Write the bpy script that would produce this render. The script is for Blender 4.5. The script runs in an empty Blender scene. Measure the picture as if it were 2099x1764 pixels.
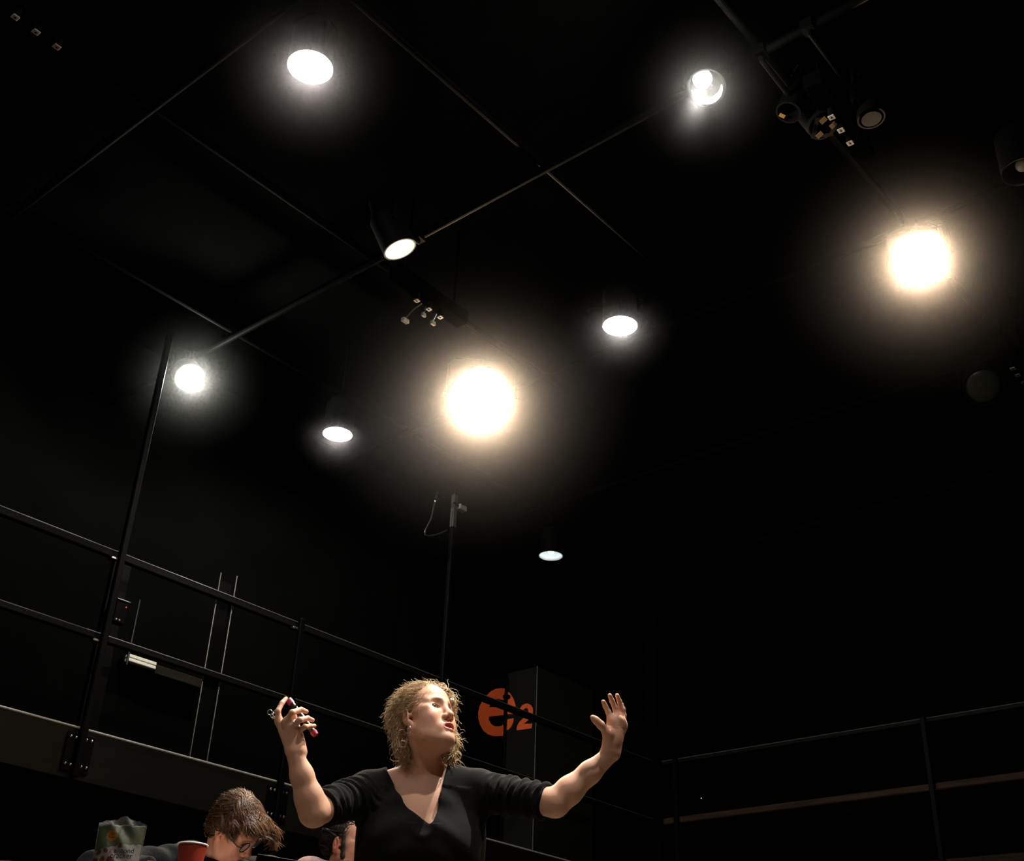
import bpy, math, random
import numpy as np
from mathutils import Matrix, Vector

# ---------------------------------------------------------------- camera, world, exposure
SC = bpy.context.scene
COL = SC.collection
CX, CY, FPX = 1049.5, 882.0, 2440.7            # principal point and focal length for the 2099 x 1764 frame
PITCH, ROLL, YAW = math.radians(29.867), math.radians(2.41), math.radians(41.184)
CAM = np.array([0.0, 0.0, 0.45])               # photographer sits low, near the open end of the room

def _basis():
    F = np.array([0, math.cos(PITCH), math.sin(PITCH)])
    U0 = np.array([0, -math.sin(PITCH), math.cos(PITCH)])
    X0 = np.array([1.0, 0, 0])
    X = X0 * math.cos(ROLL) + U0 * math.sin(ROLL)
    U = -X0 * math.sin(ROLL) + U0 * math.cos(ROLL)
    return X, U, F
VX, VU, VF = _basis()
EX = np.array([math.cos(YAW), -math.sin(YAW), 0])
EY = np.array([math.sin(YAW), math.cos(YAW), 0])
def room(P):                                   # viewing-azimuth frame -> room frame (axes along the walls)
    P = np.asarray(P, float); return np.array([P @ EX, P @ EY, P[2]])
def ray(x, y): return VF + VX * (x - CX) / FPX + VU * (CY - y) / FPX
def at_depth(x, y, Y):                         # point at horizontal distance Y (azimuth frame)
    d = ray(x, y); return CAM + d * Y / d[1]
def at_height(x, y, z):                        # room frame
    d = ray(x, y); return room(CAM + d * (z - CAM[2]) / d[2])
def on_x(x, y, xr):
    d = ray(x, y); return room(CAM + d * xr / (d @ EX))
def on_y(x, y, yr):
    d = ray(x, y); return room(CAM + d * yr / (d @ EY))

cam_data = bpy.data.cameras.new('camera')
cam_data.sensor_fit = 'HORIZONTAL'; cam_data.sensor_width = 36.0
cam_data.lens = FPX / 2099.0 * 36.0
cam_data.clip_end = 60
cam = bpy.data.objects.new('camera', cam_data); COL.objects.link(cam)
rx, ru, rf = room(VX), room(VU), room(VF)
cam.matrix_world = Matrix(((rx[0], ru[0], -rf[0], CAM[0]), (rx[1], ru[1], -rf[1], CAM[1]),
                           (rx[2], ru[2], -rf[2], CAM[2]), (0, 0, 0, 1)))
SC.camera = cam

world = bpy.data.worlds.new('world'); SC.world = world
world.use_nodes = True
wn = world.node_tree; wn.nodes.clear()
w_out = wn.nodes.new('ShaderNodeOutputWorld')
w_bg = wn.nodes.new('ShaderNodeBackground'); w_bg.inputs['Color'].default_value = (0, 0, 0, 1); w_bg.inputs['Strength'].default_value = 0
wn.links.new(w_bg.outputs[0], w_out.inputs['Surface'])
SC.view_settings.view_transform = 'Standard'
SC.view_settings.look = 'None'
SC.view_settings.gamma = 1.0
SC.view_settings.use_curve_mapping = False
SC.view_settings.exposure = 0.0
SC.cycles.use_denoising = True
SC.cycles.max_bounces = 5
SC.cycles.use_adaptive_sampling = True
SC.cycles.adaptive_threshold = 0.04
SC.cycles.adaptive_min_samples = 6
SC.cycles.volume_bounces = 0
SC.cycles.volume_step_rate = 1.4
SC.cycles.sample_clamp_indirect = 4.0

# ---------------------------------------------------------------- materials
MATS = {}
def mat(name, color, rough=0.6, metal=0.0, emit=None, strength=0.0, var=0.0, vscale=8.0, bump=0.0, bscale=60.0,
        spec=0.5, attr=False, sss=0.0, sheen=0.0, alpha=1.0, trans=0.0):
    if name in MATS: return MATS[name]
    m = bpy.data.materials.new(name); m.use_nodes = True
    nt = m.node_tree; b = nt.nodes['Principled BSDF']; L = nt.links
    b.inputs['Roughness'].default_value = rough; b.inputs['Metallic'].default_value = metal
    b.inputs['Specular IOR Level'].default_value = spec
    b.inputs['Base Color'].default_value = (*color, 1)
    tc = nt.nodes.new('ShaderNodeTexCoord')
    src = None
    if attr:
        a = nt.nodes.new('ShaderNodeAttribute'); a.attribute_name = 'tint'; src = a.outputs['Color']
        mx = nt.nodes.new('ShaderNodeMix'); mx.data_type = 'RGBA'; mx.blend_type = 'MULTIPLY'; mx.inputs['Factor'].default_value = 1
        mx.inputs['A'].default_value = (*color, 1); L.new(src, mx.inputs['B']); src = mx.outputs['Result']
    if var > 0:
        n = nt.nodes.new('ShaderNodeTexNoise'); n.inputs['Scale'].default_value = vscale; n.inputs['Detail'].default_value = 5
        L.new(tc.outputs['Object'], n.inputs['Vector'])
        r = nt.nodes.new('ShaderNodeMapRange'); r.inputs['To Min'].default_value = 1 - var; r.inputs['To Max'].default_value = 1 + var
        L.new(n.outputs['Fac'], r.inputs['Value'])
        mx = nt.nodes.new('ShaderNodeMix'); mx.data_type = 'RGBA'; mx.blend_type = 'MULTIPLY'; mx.inputs['Factor'].default_value = 1
        if src is None: mx.inputs['A'].default_value = (*color, 1)
        else: L.new(src, mx.inputs['A'])
        L.new(r.outputs['Result'], mx.inputs['B']); src = mx.outputs['Result']
    if src is not None: L.new(src, b.inputs['Base Color'])
    if bump > 0:
        n = nt.nodes.new('ShaderNodeTexNoise'); n.inputs['Scale'].default_value = bscale; n.inputs['Detail'].default_value = 4
        L.new(tc.outputs['Object'], n.inputs['Vector'])
        bp = nt.nodes.new('ShaderNodeBump'); bp.inputs['Strength'].default_value = bump; bp.inputs['Distance'].default_value = 0.01
        L.new(n.outputs['Fac'], bp.inputs['Height']); L.new(bp.outputs['Normal'], b.inputs['Normal'])
    if emit is not None:
        b.inputs['Emission Color'].default_value = (*emit, 1); b.inputs['Emission Strength'].default_value = strength
    if sss > 0:
        b.inputs['Subsurface Weight'].default_value = sss
        b.inputs['Subsurface Radius'].default_value = (1.0, 0.35, 0.2); b.inputs['Subsurface Scale'].default_value = 0.006
    if sheen > 0:
        b.inputs['Sheen Weight'].default_value = sheen; b.inputs['Sheen Roughness'].default_value = 0.4
    if trans > 0: b.inputs['Transmission Weight'].default_value = trans
    if alpha < 1: b.inputs['Alpha'].default_value = alpha
    MATS[name] = m; return m

def plank_mat(name, c0, c1, axis='Y'):
    """dark stained timber: stretched noise grain"""
    m = mat(name, c0, rough=0.75, spec=0.1)
    nt = m.node_tree; b = nt.nodes['Principled BSDF']; L = nt.links
    tc = nt.nodes['Texture Coordinate'] if 'Texture Coordinate' in nt.nodes else nt.nodes.new('ShaderNodeTexCoord')
    mp = nt.nodes.new('ShaderNodeMapping'); s = {'X': (1.2, 20, 20), 'Y': (20, 1.2, 20)}[axis]
    mp.inputs['Scale'].default_value = s
    n = nt.nodes.new('ShaderNodeTexNoise'); n.inputs['Scale'].default_value = 3; n.inputs['Detail'].default_value = 6
    cr = nt.nodes.new('ShaderNodeValToRGB'); cr.color_ramp.elements[0].color = (*c0, 1); cr.color_ramp.elements[1].color = (*c1, 1)
    cr.color_ramp.elements[0].position = 0.3; cr.color_ramp.elements[1].position = 0.7
    L.new(tc.outputs['Object'], mp.inputs['Vector']); L.new(mp.outputs['Vector'], n.inputs['Vector'])
    L.new(n.outputs['Fac'], cr.inputs['Fac']); L.new(cr.outputs['Color'], b.inputs['Base Color'])
    return m

M_WALL = mat('wall_black_paint', (0.0018, 0.0018, 0.0017), rough=0.95, var=0.35, vscale=1.5, spec=0.0)
M_PANEL = mat('panel_charcoal_paint', (0.008, 0.008, 0.0064), rough=0.9, var=0.3, vscale=3, spec=0.03)
M_CEIL = mat('ceiling_black', (0.0016, 0.0016, 0.0016), rough=0.95, var=0.3, spec=0.0)
M_FLOOR = mat('floor_grey_paint', (0.16, 0.14, 0.115), rough=0.7, var=0.15, vscale=3, spec=0.1)
M_STEEL = mat('black_steel', (0.0013, 0.0013, 0.0014), rough=0.5, spec=0.03, var=0.3, vscale=20)
M_PIPE = mat('pipe_black_paint', (0.0006, 0.0006, 0.0006), rough=0.6, spec=0.008, var=0.6, vscale=3)
M_RAIL = mat('rail_steel', (0.0055, 0.0052, 0.0045), rough=0.3, spec=0.45, var=0.3, vscale=6)
M_ROD = mat('edge_glint_metal', (0.16, 0.155, 0.14), rough=0.35, metal=1.0, var=0.4, vscale=30)
M_BOLT = mat('zinc_bolt', (0.75, 0.75, 0.72), rough=0.25, metal=1.0)
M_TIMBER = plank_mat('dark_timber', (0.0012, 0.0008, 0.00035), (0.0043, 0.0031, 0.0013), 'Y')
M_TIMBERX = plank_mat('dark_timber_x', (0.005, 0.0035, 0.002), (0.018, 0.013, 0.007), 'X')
M_CAN = mat('fixture_black', (0.0011, 0.0011, 0.0011), rough=0.6, spec=0.02)
M_RACE = mat('raceway_black', (0.0006, 0.0006, 0.0006), rough=0.9, spec=0.0)
M_REFL = mat('reflector_white', (0.82, 0.83, 0.82), rough=0.35, spec=0.5)
M_ALU = mat('reflector_aluminium', (0.8, 0.82, 0.78), rough=0.28, metal=0.9)
M_TAG = mat('tag_white', (0.16, 0.153, 0.133), rough=0.6)
M_TAGP = mat('tag_pink', (0.16, 0.11, 0.105), rough=0.6)
M_GEL = mat('amber_gel', (0.12, 0.055, 0.01), rough=0.3)
M_CABLE = mat('cable_black', (0.015, 0.015, 0.015), rough=0.35, spec=0.6)
M_ORANGE = mat('orange_paint', (0.62, 0.085, 0.012), rough=0.7, var=0.12, vscale=20)
M_WHITE = mat('white_enamel', (0.62, 0.58, 0.5), rough=0.5)

# ---------------------------------------------------------------- mesh helpers
def geo_box(c, s, R=None):
    c = np.asarray(c, float); s = np.asarray(s, float) / 2
    v = np.array([[x, y, z] for x in (-1, 1) for y in (-1, 1) for z in (-1, 1)], float) * s
    if R is not None: v = v @ np.asarray(R).T
    f = [(0, 1, 3, 2), (4, 6, 7, 5), (0, 4, 5, 1), (2, 3, 7, 6), (0, 2, 6, 4), (1, 5, 7, 3)]
    return v + c, f
def geo_chamfer_box(c, s, b=0.006):
    """box with chamfered edges (so edges catch light)"""
    c = np.asarray(c, float); h = np.asarray(s, float) / 2
    b = min(b, h.min() * 0.45)
    vs, idx = [], {}
    for sx in (-1, 1):
        for sy in (-1, 1):
            for sz in (-1, 1):
                for ax in range(3):
                    p = np.array([sx, sy, sz], float) * h
                    for k in range(3):
                        if k != ax: p[k] -= b * (sx, sy, sz)[k]
                    idx[(sx, sy, sz, ax)] = len(vs); vs.append(p)
    f = []
    for ax in range(3):
        u, w = [(1, 2), (2, 0), (0, 1)][ax]
        for s1 in (-1, 1):
            q = []
            for a, bb in ((-1, -1), (1, -1), (1, 1), (-1, 1)):
                k = [0, 0, 0]; k[ax] = s1; k[u] = a; k[w] = bb; q.append(idx[(*k, ax)])
            f.append(tuple(q if s1 > 0 else q[::-1]))
        for a in (-1, 1):           # edge chamfers along axis ax
            for bb in (-1, 1):
                k0 = [0, 0, 0]; k0[u] = a; k0[w] = bb; k1 = list(k0); k0[ax] = -1; k1[ax] = 1
                q = [idx[(*k0, u)], idx[(*k1, u)], idx[(*k1, w)], idx[(*k0, w)]]
                f.append(tuple(q if a * bb < 0 else q[::-1]))
    for sx in (-1, 1):
        for sy in (-1, 1):
            for sz in (-1, 1):
                q = [idx[(sx, sy, sz, 0)], idx[(sx, sy, sz, 1)], idx[(sx, sy, sz, 2)]]
                f.append(tuple(q if sx * sy * sz > 0 else q[::-1]))
    return np.array(vs) + c, f
def _frame(d):
    d = np.asarray(d, float); d = d / np.linalg.norm(d)
    a = np.array([0, 0, 1.0]) if abs(d[2]) < 0.9 else np.array([1.0, 0, 0])
    u = np.cross(a, d); u /= np.linalg.norm(u)
    return u, np.cross(d, u), d
def geo_cyl(a, b, r0, r1=None, n=16, cap=True):
    r1 = r0 if r1 is None else r1
    a = np.asarray(a, float); b = np.asarray(b, float); u, w, d = _frame(b - a)
    t = np.arange(n) * 2 * math.pi / n
    ring = np.outer(np.cos(t), u) + np.outer(np.sin(t), w)
    v = np.vstack([a + ring * r0, b + ring * r1])
    f = [(i, (i + 1) % n, n + (i + 1) % n, n + i) for i in range(n)]
    if cap: f += [tuple(range(n - 1, -1, -1)), tuple(range(n, 2 * n))]
    return v, f
def geo_tube(path, r, n=8, closed=False, cap=True):
    P = np.asarray(path, float); m = len(P)
    r = np.full(m, r) if np.isscalar(r) else np.asarray(r, float)
    T = np.roll(P, -1, 0) - np.roll(P, 1, 0)
    if not closed: T[0] = P[1] - P[0]; T[-1] = P[-1] - P[-2]
    T /= np.linalg.norm(T, axis=1)[:, None] + 1e-12
    u, w, _ = _frame(T[0]); vs = []
    t = np.arange(n) * 2 * math.pi / n
    for i in range(m):
        u = u - T[i] * (u @ T[i]); u /= np.linalg.norm(u); w = np.cross(T[i], u)
        vs.append(P[i] + r[i] * (np.outer(np.cos(t), u) + np.outer(np.sin(t), w)))
    v = np.vstack(vs); f = []
    for i in range(m if closed else m - 1):
        a, b = i * n, ((i + 1) % m) * n
        f += [(a + k, a + (k + 1) % n, b + (k + 1) % n, b + k) for k in range(n)]
    if cap and not closed: f += [tuple(range(n - 1, -1, -1)), tuple(range((m - 1) * n, m * n))]
    return v, f
def geo_lathe(profile, n=32, M=None):
    vs = []; t = np.arange(n) * 2 * math.pi / n
    for r, z in profile: vs.append(np.stack([r * np.cos(t), r * np.sin(t), np.full(n, z)], 1))
    v = np.vstack(vs); f = []
    for i in range(len(profile) - 1):
        a, b = i * n, (i + 1) * n
        f += [(a + k, a + (k + 1) % n, b + (k + 1) % n, b + k) for k in range(n)]
    if M is not None: v = v @ np.asarray(M)[:3, :3].T + np.asarray(M)[:3, 3]
    return v, f
def geo_poly(pts, normal, thick):
    """flat outline with a thickness along normal"""
    P = np.asarray(pts, float); n = len(P); N = np.asarray(normal, float) * thick
    v = np.vstack([P, P + N])
    f = [tuple(range(n - 1, -1, -1)), tuple(range(n, 2 * n))]
    f += [(i, (i + 1) % n, n + (i + 1) % n, n + i) for i in range(n)]
    return v, f
def join(*gs):
    vs, fs, o = [], [], 0
    for v, f in gs:
        vs.append(np.asarray(v, float)); fs += [tuple(int(i) + o for i in q) for q in f]; o += len(v)
    return np.vstack(vs), fs
def obj(name, g, material, parent=None, smooth=False, tint=None):
    v, f = g
    me = bpy.data.meshes.new(name)
    if isinstance(f, np.ndarray):
        me.vertices.add(len(v)); me.vertices.foreach_set('co', np.asarray(v, np.float32).ravel())
        k = f.shape[1]
        me.loops.add(f.size); me.loops.foreach_set('vertex_index', f.astype(np.int32).ravel())
        me.polygons.add(len(f)); me.polygons.foreach_set('loop_start', np.arange(0, f.size, k, dtype=np.int32))
        me.update(calc_edges=True); me.validate()
    else:
        me.from_pydata([tuple(map(float, p)) for p in v], [], f); me.update()
    if smooth: me.polygons.foreach_set('use_smooth', np.ones(len(me.polygons), bool))
    if tint is not None:
        a = me.attributes.new('tint', 'FLOAT_COLOR', 'POINT')
        c = np.ones((len(v), 4), np.float32); c[:, :3] = tint; a.data.foreach_set('color', c.ravel())
    if material is not None: me.materials.append(material)
    o = bpy.data.objects.new(name, me); COL.objects.link(o)
    if parent is not None: o.parent = parent
    return o
def smooth_by_angle(o, deg=35):
    me = o.data
    me.polygons.foreach_set('use_smooth', np.ones(len(me.polygons), bool))
    me.set_sharp_from_angle(angle=math.radians(deg))
def tag(o, label=None, cat=None, group=None, kind=None):
    if label: o['label'] = label
    if cat: o['category'] = cat
    if group: o['group'] = group
    if kind: o['kind'] = kind
    return o
def thing(name, label, cat, loc=(0, 0, 0), rot=None, rotz=0.0, group=None):
    o = bpy.data.objects.new(name, None); COL.objects.link(o); o.empty_display_size = 0.1
    o.location = tuple(map(float, loc))
    if rot is not None: o.rotation_euler = Matrix(np.asarray(rot).tolist()).to_euler()
    else: o.rotation_euler = (0, 0, rotz)
    return tag(o, label, cat, group)

# ---------------------------------------------------------------- the room
XL, XR, YF, YB, ZC = -7.4, 3.2, -4.2, 10.5, 5.6         # inner faces of the black box
GX, GY = -6.2, 9.3                                      # gallery fronts
Z_DECK, Z_MID, Z_TOP = 2.25, 2.82, 3.34
def struct(name, g, m): return tag(obj(name, g, m), kind='structure')
struct('floor', geo_box(((XL + XR) / 2, (YF + YB) / 2, -0.05), (XR - XL + 0.4, YB - YF + 0.4, 0.1)), M_FLOOR)
struct('ceiling', geo_box(((XL + XR) / 2, (YF + YB) / 2, ZC + 0.05), (XR - XL + 0.4, YB - YF + 0.4, 0.1)), M_CEIL)
wall_left = struct('wall_left', geo_box((XL - 0.1, (YF + YB) / 2, ZC / 2), (0.2, YB - YF + 0.4, ZC)), M_WALL)
wall_back = struct('wall_back', geo_box(((XL + XR) / 2, YB + 0.1, ZC / 2), (XR - XL, 0.2, ZC)), M_WALL)
struct('wall_right', geo_box((XR + 0.1, (YF + YB) / 2, ZC / 2), (0.2, YB - YF + 0.4, ZC)), M_WALL)
struct('wall_front', geo_box(((XL + XR) / 2, YF - 0.1, ZC / 2), (XR - XL, 0.2, ZC)), M_WALL)
pil_y = 8.539
obj('pilaster', geo_chamfer_box((XL + 0.19, pil_y + 0.45, 2.1), (0.38, 0.9, 4.2), 0.008), M_PANEL, wall_left)
obj('corner_highlight', geo_cyl((XL + 0.38, pil_y, 2.3), (XL + 0.38, pil_y, 4.2), 0.006, n=8), mat('edge_highlight', (0.05, 0.05, 0.045), rough=0.7, var=0.6, vscale=9), wall_left)  # lit corner line put in as a thin pale tube
tag(obj('conduit', geo_cyl((XL + 0.025, pil_y - 0.025, 2.25), (XL + 0.025, pil_y - 0.025, 4.15), 0.011, n=10), M_STEEL, wall_left))
for z in (3.08, 3.95):
    obj('conduit_clip', geo_chamfer_box((XL + 0.03, pil_y - 0.03, z), (0.055, 0.055, 0.03), 0.004), M_BOLT if z < 3.5 else M_STEEL, wall_left)
struct('trim_1', geo_chamfer_box((GX - 0.03, GY + 0.05, ZC / 2), (0.14, 0.14, ZC), 0.012), M_WALL)   # corner column

# orange lettering painted across the wall and the side of the pilaster
def crop_px(p): return (950 + p[0] / 9.126, 1350 + p[1] / 9.126)
e_left = [(770, 552), (700, 547), (600, 560), (500, 615), (420, 700), (350, 790), (300, 890), (275, 1010), (280, 1120),
          (310, 1230), (370, 1340), (450, 1410), (560, 1445), (660, 1445), (740, 1438),
          (742, 1232), (670, 1262), (590, 1262), (510, 1215), (468, 1140), (472, 1078), (745, 1052),
          (750, 898), (480, 903), (500, 830), (560, 772), (640, 748), (745, 772)]
e_bowl = [(808, 583), (880, 650), (940, 750), (975, 860), (982, 960), (962, 1030), (797, 1034)]
e_tail = [(785, 1140), (940, 1108), (938, 1170), (902, 1260), (850, 1320), (778, 1352)]
two = [(1040, 985), (1065, 920), (1110, 860), (1190, 832), (1260, 860), (1300, 920), (1305, 990), (1285, 1060), (1230, 1135), (1130, 1215),
       (1292, 1212), (1275, 1300), (1000, 1335), (1005, 1270), (1040, 1190), (1110, 1120), (1185, 1062), (1220, 1000), (1215, 950), (1185, 915), (1140, 935), (1100, 1005)]
logo = thing('painted_logo', 'orange painted letter and numeral e2 on the dark wall corner', 'sign')
e1 = geo_poly([on_x(*crop_px(p), XL + 0.001) for p in e_left], (1, 0, 0), 0.004)
e2 = geo_poly([on_y(*crop_px(p), pil_y - 0.001) for p in e_bowl], (0, -1, 0), 0.004)
e3 = geo_poly([on_y(*crop_px(p), pil_y - 0.001) for p in e_tail], (0, -1, 0), 0.004)
obj('letter_e', join(e1, e2, e3), M_ORANGE, logo)
obj('numeral_two', geo_poly([on_y(*crop_px(p), pil_y - 0.001) for p in two], (0, -1, 0), 0.004), M_ORANGE, logo)

# ---------------------------------------------------------------- galleries
M_STEEL2 = mat('rail_black_paint', (0.0026, 0.0025, 0.0022), rough=0.6, spec=0.05, var=0.4, vscale=5)
M_EDGE = mat('rail_glint_paint', (0.055, 0.053, 0.046), rough=0.45, var=0.7, vscale=25)  # pale bead colour carries the glint on the rail edges
gl = thing('gallery_platform', 'dark steel and timber gallery with railing along the left wall', 'gallery', (GX, 3.0, 0))
def loc(P, t): return np.asarray(P, float) - np.array(t.location)
def gpart(name, g, m, t, **k):
    root = t.parent or t
    v, f = g; return obj(name, (np.asarray(v) - np.array(root.location), f), m, t, **k)
y0, y1 = YF + 0.02, GY - 0.03
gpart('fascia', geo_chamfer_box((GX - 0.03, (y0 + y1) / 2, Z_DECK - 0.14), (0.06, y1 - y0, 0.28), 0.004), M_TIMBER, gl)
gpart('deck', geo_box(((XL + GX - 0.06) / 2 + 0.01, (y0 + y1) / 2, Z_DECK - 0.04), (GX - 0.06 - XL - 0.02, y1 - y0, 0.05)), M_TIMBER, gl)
gpart('nosing', geo_tube([(GX - 0.004, yy, Z_DECK + 0.004) for yy in np.linspace(y0, y1, 40)], 0.0075, 8), mat('nosing_glint', (0.26, 0.25, 0.22), rough=0.5, var=0.6, vscale=40), gl, smooth=True)  # glint along the deck lip put into the pale colour
for z, s in ((Z_TOP - 0.02, 0.05), (Z_MID - 0.02, 0.042)):
    gpart('top_rail' if z > 3 else 'mid_rail', geo_chamfer_box((GX - 0.03, (y0 + y1) / 2, z), (0.04, y1 - y0, s), 0.006), M_STEEL2, gl)
    gpart('rail_glint', geo_cyl((GX - 0.013, y0, z + s / 2 - 0.004), (GX - 0.013, y1, z + s / 2 - 0.004), 0.0042, n=8), M_EDGE, gl)
posts = [(3.51, 4.94), (4.95, Z_TOP + 0.02), (6.375, 4.96)]
for py, ztop in posts:
    p = gpart('post', geo_chamfer_box((GX + 0.022, py, (1.98 + ztop) / 2), (0.035, 0.042, ztop - 1.98), 0.006), M_STEEL, gl)
    if ztop > 4.95: gpart('lit_post_patch', geo_chamfer_box((GX + 0.022, py, 4.75), (0.038, 0.045, 0.30), 0.005), mat('lit_patch_tone', (0.028, 0.026, 0.024), rough=0.6), p)  # lamplight on the post top put in as a paler casing
    gpart('base_plate', geo_chamfer_box((GX + 0.006, py, Z_DECK - 0.135), (0.012, 0.17, 0.215), 0.003), M_STEEL, p)
    for zz in (Z_DECK - 0.055, Z_DECK - 0.205):
        for k in (-0.066, -0.034, 0.034, 0.066):
            gpart('bolt', geo_lathe([(0.0, 0.010), (0.005, 0.009), (0.0085, 0.004), (0.0085, 0.0)], 8,
                  np.array([[0, 0, 1, GX + 0.012], [1, 0, 0, py + k], [0, 1, 0, zz], [0, 0, 0, 1.0]])), M_BOLT, p)
    for zz in (Z_TOP - 0.02, Z_MID - 0.02):
        gpart('clamp', geo_chamfer_box((GX - 0.01, py - 0.035, zz - 0.035), (0.05, 0.05, 0.018), 0.004), M_ROD, p)
for child in gl.children:                       # sub-parts share the gallery's origin
    for s in child.children: s.matrix_parent_inverse.identity()
# tall flat strut; two thin bright rods stand in for its edge glints
for yy, ztop in ((4.30, 3.50), (4.43, 3.52)):
    gpart('edge_glint_rod', geo_cyl((GX - 0.075, yy, Z_DECK), (GX - 0.075, yy, ztop), 0.006, n=8), M_ROD, gl)
gpart('strut_web', geo_box((GX - 0.085, 4.365, 2.85), (0.008, 0.12, 1.2)), M_STEEL, gl)

gb = thing('gallery_platform', 'dim gallery railing with timber mid rail along the back wall', 'gallery', (-1.5, GY, 0))
x0, x1 = GX + 0.06, XR - 0.02
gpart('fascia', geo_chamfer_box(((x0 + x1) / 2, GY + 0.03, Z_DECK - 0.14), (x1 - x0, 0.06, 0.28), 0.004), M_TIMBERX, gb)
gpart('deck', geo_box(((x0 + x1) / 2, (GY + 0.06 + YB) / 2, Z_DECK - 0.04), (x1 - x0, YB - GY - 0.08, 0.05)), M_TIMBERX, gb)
gpart('top_rail', geo_chamfer_box(((x0 + x1) / 2, GY + 0.03, Z_TOP - 0.02), (x1 - x0, 0.035, 0.04), 0.006), M_STEEL2, gb)
gpart('rail_glint', geo_cyl((x0, GY + 0.0135, Z_TOP - 0.004), (x1, GY + 0.0135, Z_TOP - 0.004), 0.004, n=8), M_EDGE, gb)
gpart('mid_rail', geo_chamfer_box(((x0 + x1) / 2, GY + 0.03, Z_MID - 0.025), (x1 - x0, 0.04, 0.055), 0.008),
      plank_mat('rail_timber', (0.016, 0.009, 0.005), (0.035, 0.02, 0.011), 'X'), gb)
for xx in (-5.98, -3.62, -1.2, 1.2):
    p = gpart('post', geo_chamfer_box((xx, GY - 0.01, (1.98 + Z_TOP) / 2), (0.045, 0.035, Z_TOP - 1.98), 0.006), M_STEEL, gb)
b = on_y(1438, 1636, GY)
gpart('bolt', geo_lathe([(0.0, 0.012), (0.008, 0.010), (0.012, 0.004), (0.012, 0.0)], 8,
      np.array([[1, 0, 0, b[0]], [0, 0, -1, GY - 0.0], [0, 1, 0, b[2]], [0, 0, 0, 1.0]])), M_BOLT, gb)

# small things on the gallery
sw = on_x(243, 1256, GX - 0.12)
cp = thing('control_box', 'small black control box with indicator lights beside the gallery post', 'control box', (sw[0], sw[1], sw[2]))
obj('box', geo_chamfer_box((0, 0, 0), (0.05, 0.085, 0.14), 0.006), M_STEEL, cp)
obj('lid_edge', geo_chamfer_box((0.012, 0, 0.074), (0.05, 0.09, 0.008), 0.002), M_ROD, cp)
obj('indicator', geo_lathe([(0, 0.004), (0.004, 0.003), (0.005, 0)], 8, np.array([[0, 0, 1, 0.025], [1, 0, 0, 0.028], [0, 1, 0, 0.04], [0, 0, 0, 1.0]])),
    mat('red_indicator', (0.3, 0.02, 0.01), emit=(1, 0.1, 0.05), strength=0.6), cp)
for dy in (-0.022, 0.0):
    obj('button', geo_lathe([(0, 0.005), (0.005, 0.004), (0.006, 0)], 8, np.array([[0, 0, 1, 0.025], [1, 0, 0, dy], [0, 1, 0, -0.05], [0, 0, 0, 1.0]])), M_WHITE, cp)
obj('bracket', geo_box((-0.05, -0.03, 0), (0.09, 0.03, 0.04)), M_STEEL, cp)
obj('support_pole', geo_box((-0.105, 0.01, (Z_DECK + Z_TOP - 2 * sw[2]) / 2 + 0.05), (0.04, 0.12, Z_TOP - Z_DECK + 0.1)), M_STEEL, cp)

vl = on_x(266, 1346, XL + 0.16); vr = on_x(322, 1366, XL + 0.16); ve = on_x(428, 1402, XL + 0.16)
wl = thing('wall_batten_light', 'long brown wall fitting with a white slatted end behind the railing', 'wall fitting', (XL + 0.10, (vl[1] + ve[1]) / 2, vl[2]))
obj('housing', geo_chamfer_box((0, (vr[1] - vl[1]) / 2, -0.02), (0.10, ve[1] - vr[1], 0.07), 0.006), plank_mat('fitting_brown', (0.004, 0.003, 0.0015), (0.009, 0.0065, 0.0035), 'Y'), wl)
for dz in (0.014, -0.014):
    obj('slat', geo_chamfer_box((0.03, vl[1] - wl.location[1] + (vr[1] - vl[1]) / 2 - 0.003, dz), (0.05, vr[1] - vl[1], 0.024), 0.004), M_WHITE, wl)
obj('end_rod', geo_cyl((0.06, vl[1] - wl.location[1] - 0.012, -0.06), (0.06, vl[1] - wl.location[1] - 0.012, 0.42), 0.008, n=8), M_RAIL, wl)
obj('backplate', geo_box((-0.055, 0, -0.01), (0.07, ve[1] - vl[1], 0.05)), M_STEEL, wl)

# devices clamped to the tall gallery post
jb = on_x(946, 1041, GX + 0.04)
t = thing('junction_box', 'small grey junction box clamped near the top of the tall post', 'junction box', jb)
obj('box', geo_chamfer_box((0, 0.0, 0), (0.05, 0.085, 0.045), 0.005), mat('grey_box', (0.16, 0.15, 0.14), rough=0.6), t)
for dy in (-0.03, -0.015): obj('screw', geo_lathe([(0, 0.004), (0.005, 0.003), (0.006, 0)], 8, np.array([[0, 0, 1, 0.025], [1, 0, 0, dy], [0, 1, 0, 0.012], [0, 0, 0, 1.0]])), M_BOLT, t)
obj('arm', geo_cyl((0, -0.03, 0.0), (0.0, -0.095, 0.015), 0.01, n=8), M_STEEL, t)
obj('aerial', geo_cyl((0.0, 0.045, 0.02), (0.0, 0.075, 0.10), 0.003, n=6), M_RAIL, t)
cm = on_x(892, 1014, GX + 0.05)
t = thing('clamp_bracket', 'dark clamp with bright screws beside the top of the tall post', 'clamp', cm)
obj('arm', geo_chamfer_box((0, 0.055, 0.0), (0.03, 0.12, 0.03), 0.005), M_STEEL, t)
obj('screw_shaft', geo_cyl((0.012, 0, -0.03), (0.012, 0.012, 0.035), 0.006, n=8), M_BOLT, t)
obj('thumb_screw', geo_lathe([(0, -0.014), (0.010, -0.010), (0.012, 0), (0.010, 0.010), (0, 0.014)], 10, np.array([[1, 0, 0, 0.012], [0, 1, 0, -0.006], [0, 0, 1, -0.062], [0, 0, 0, 1.0]])), M_BOLT, t)
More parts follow.
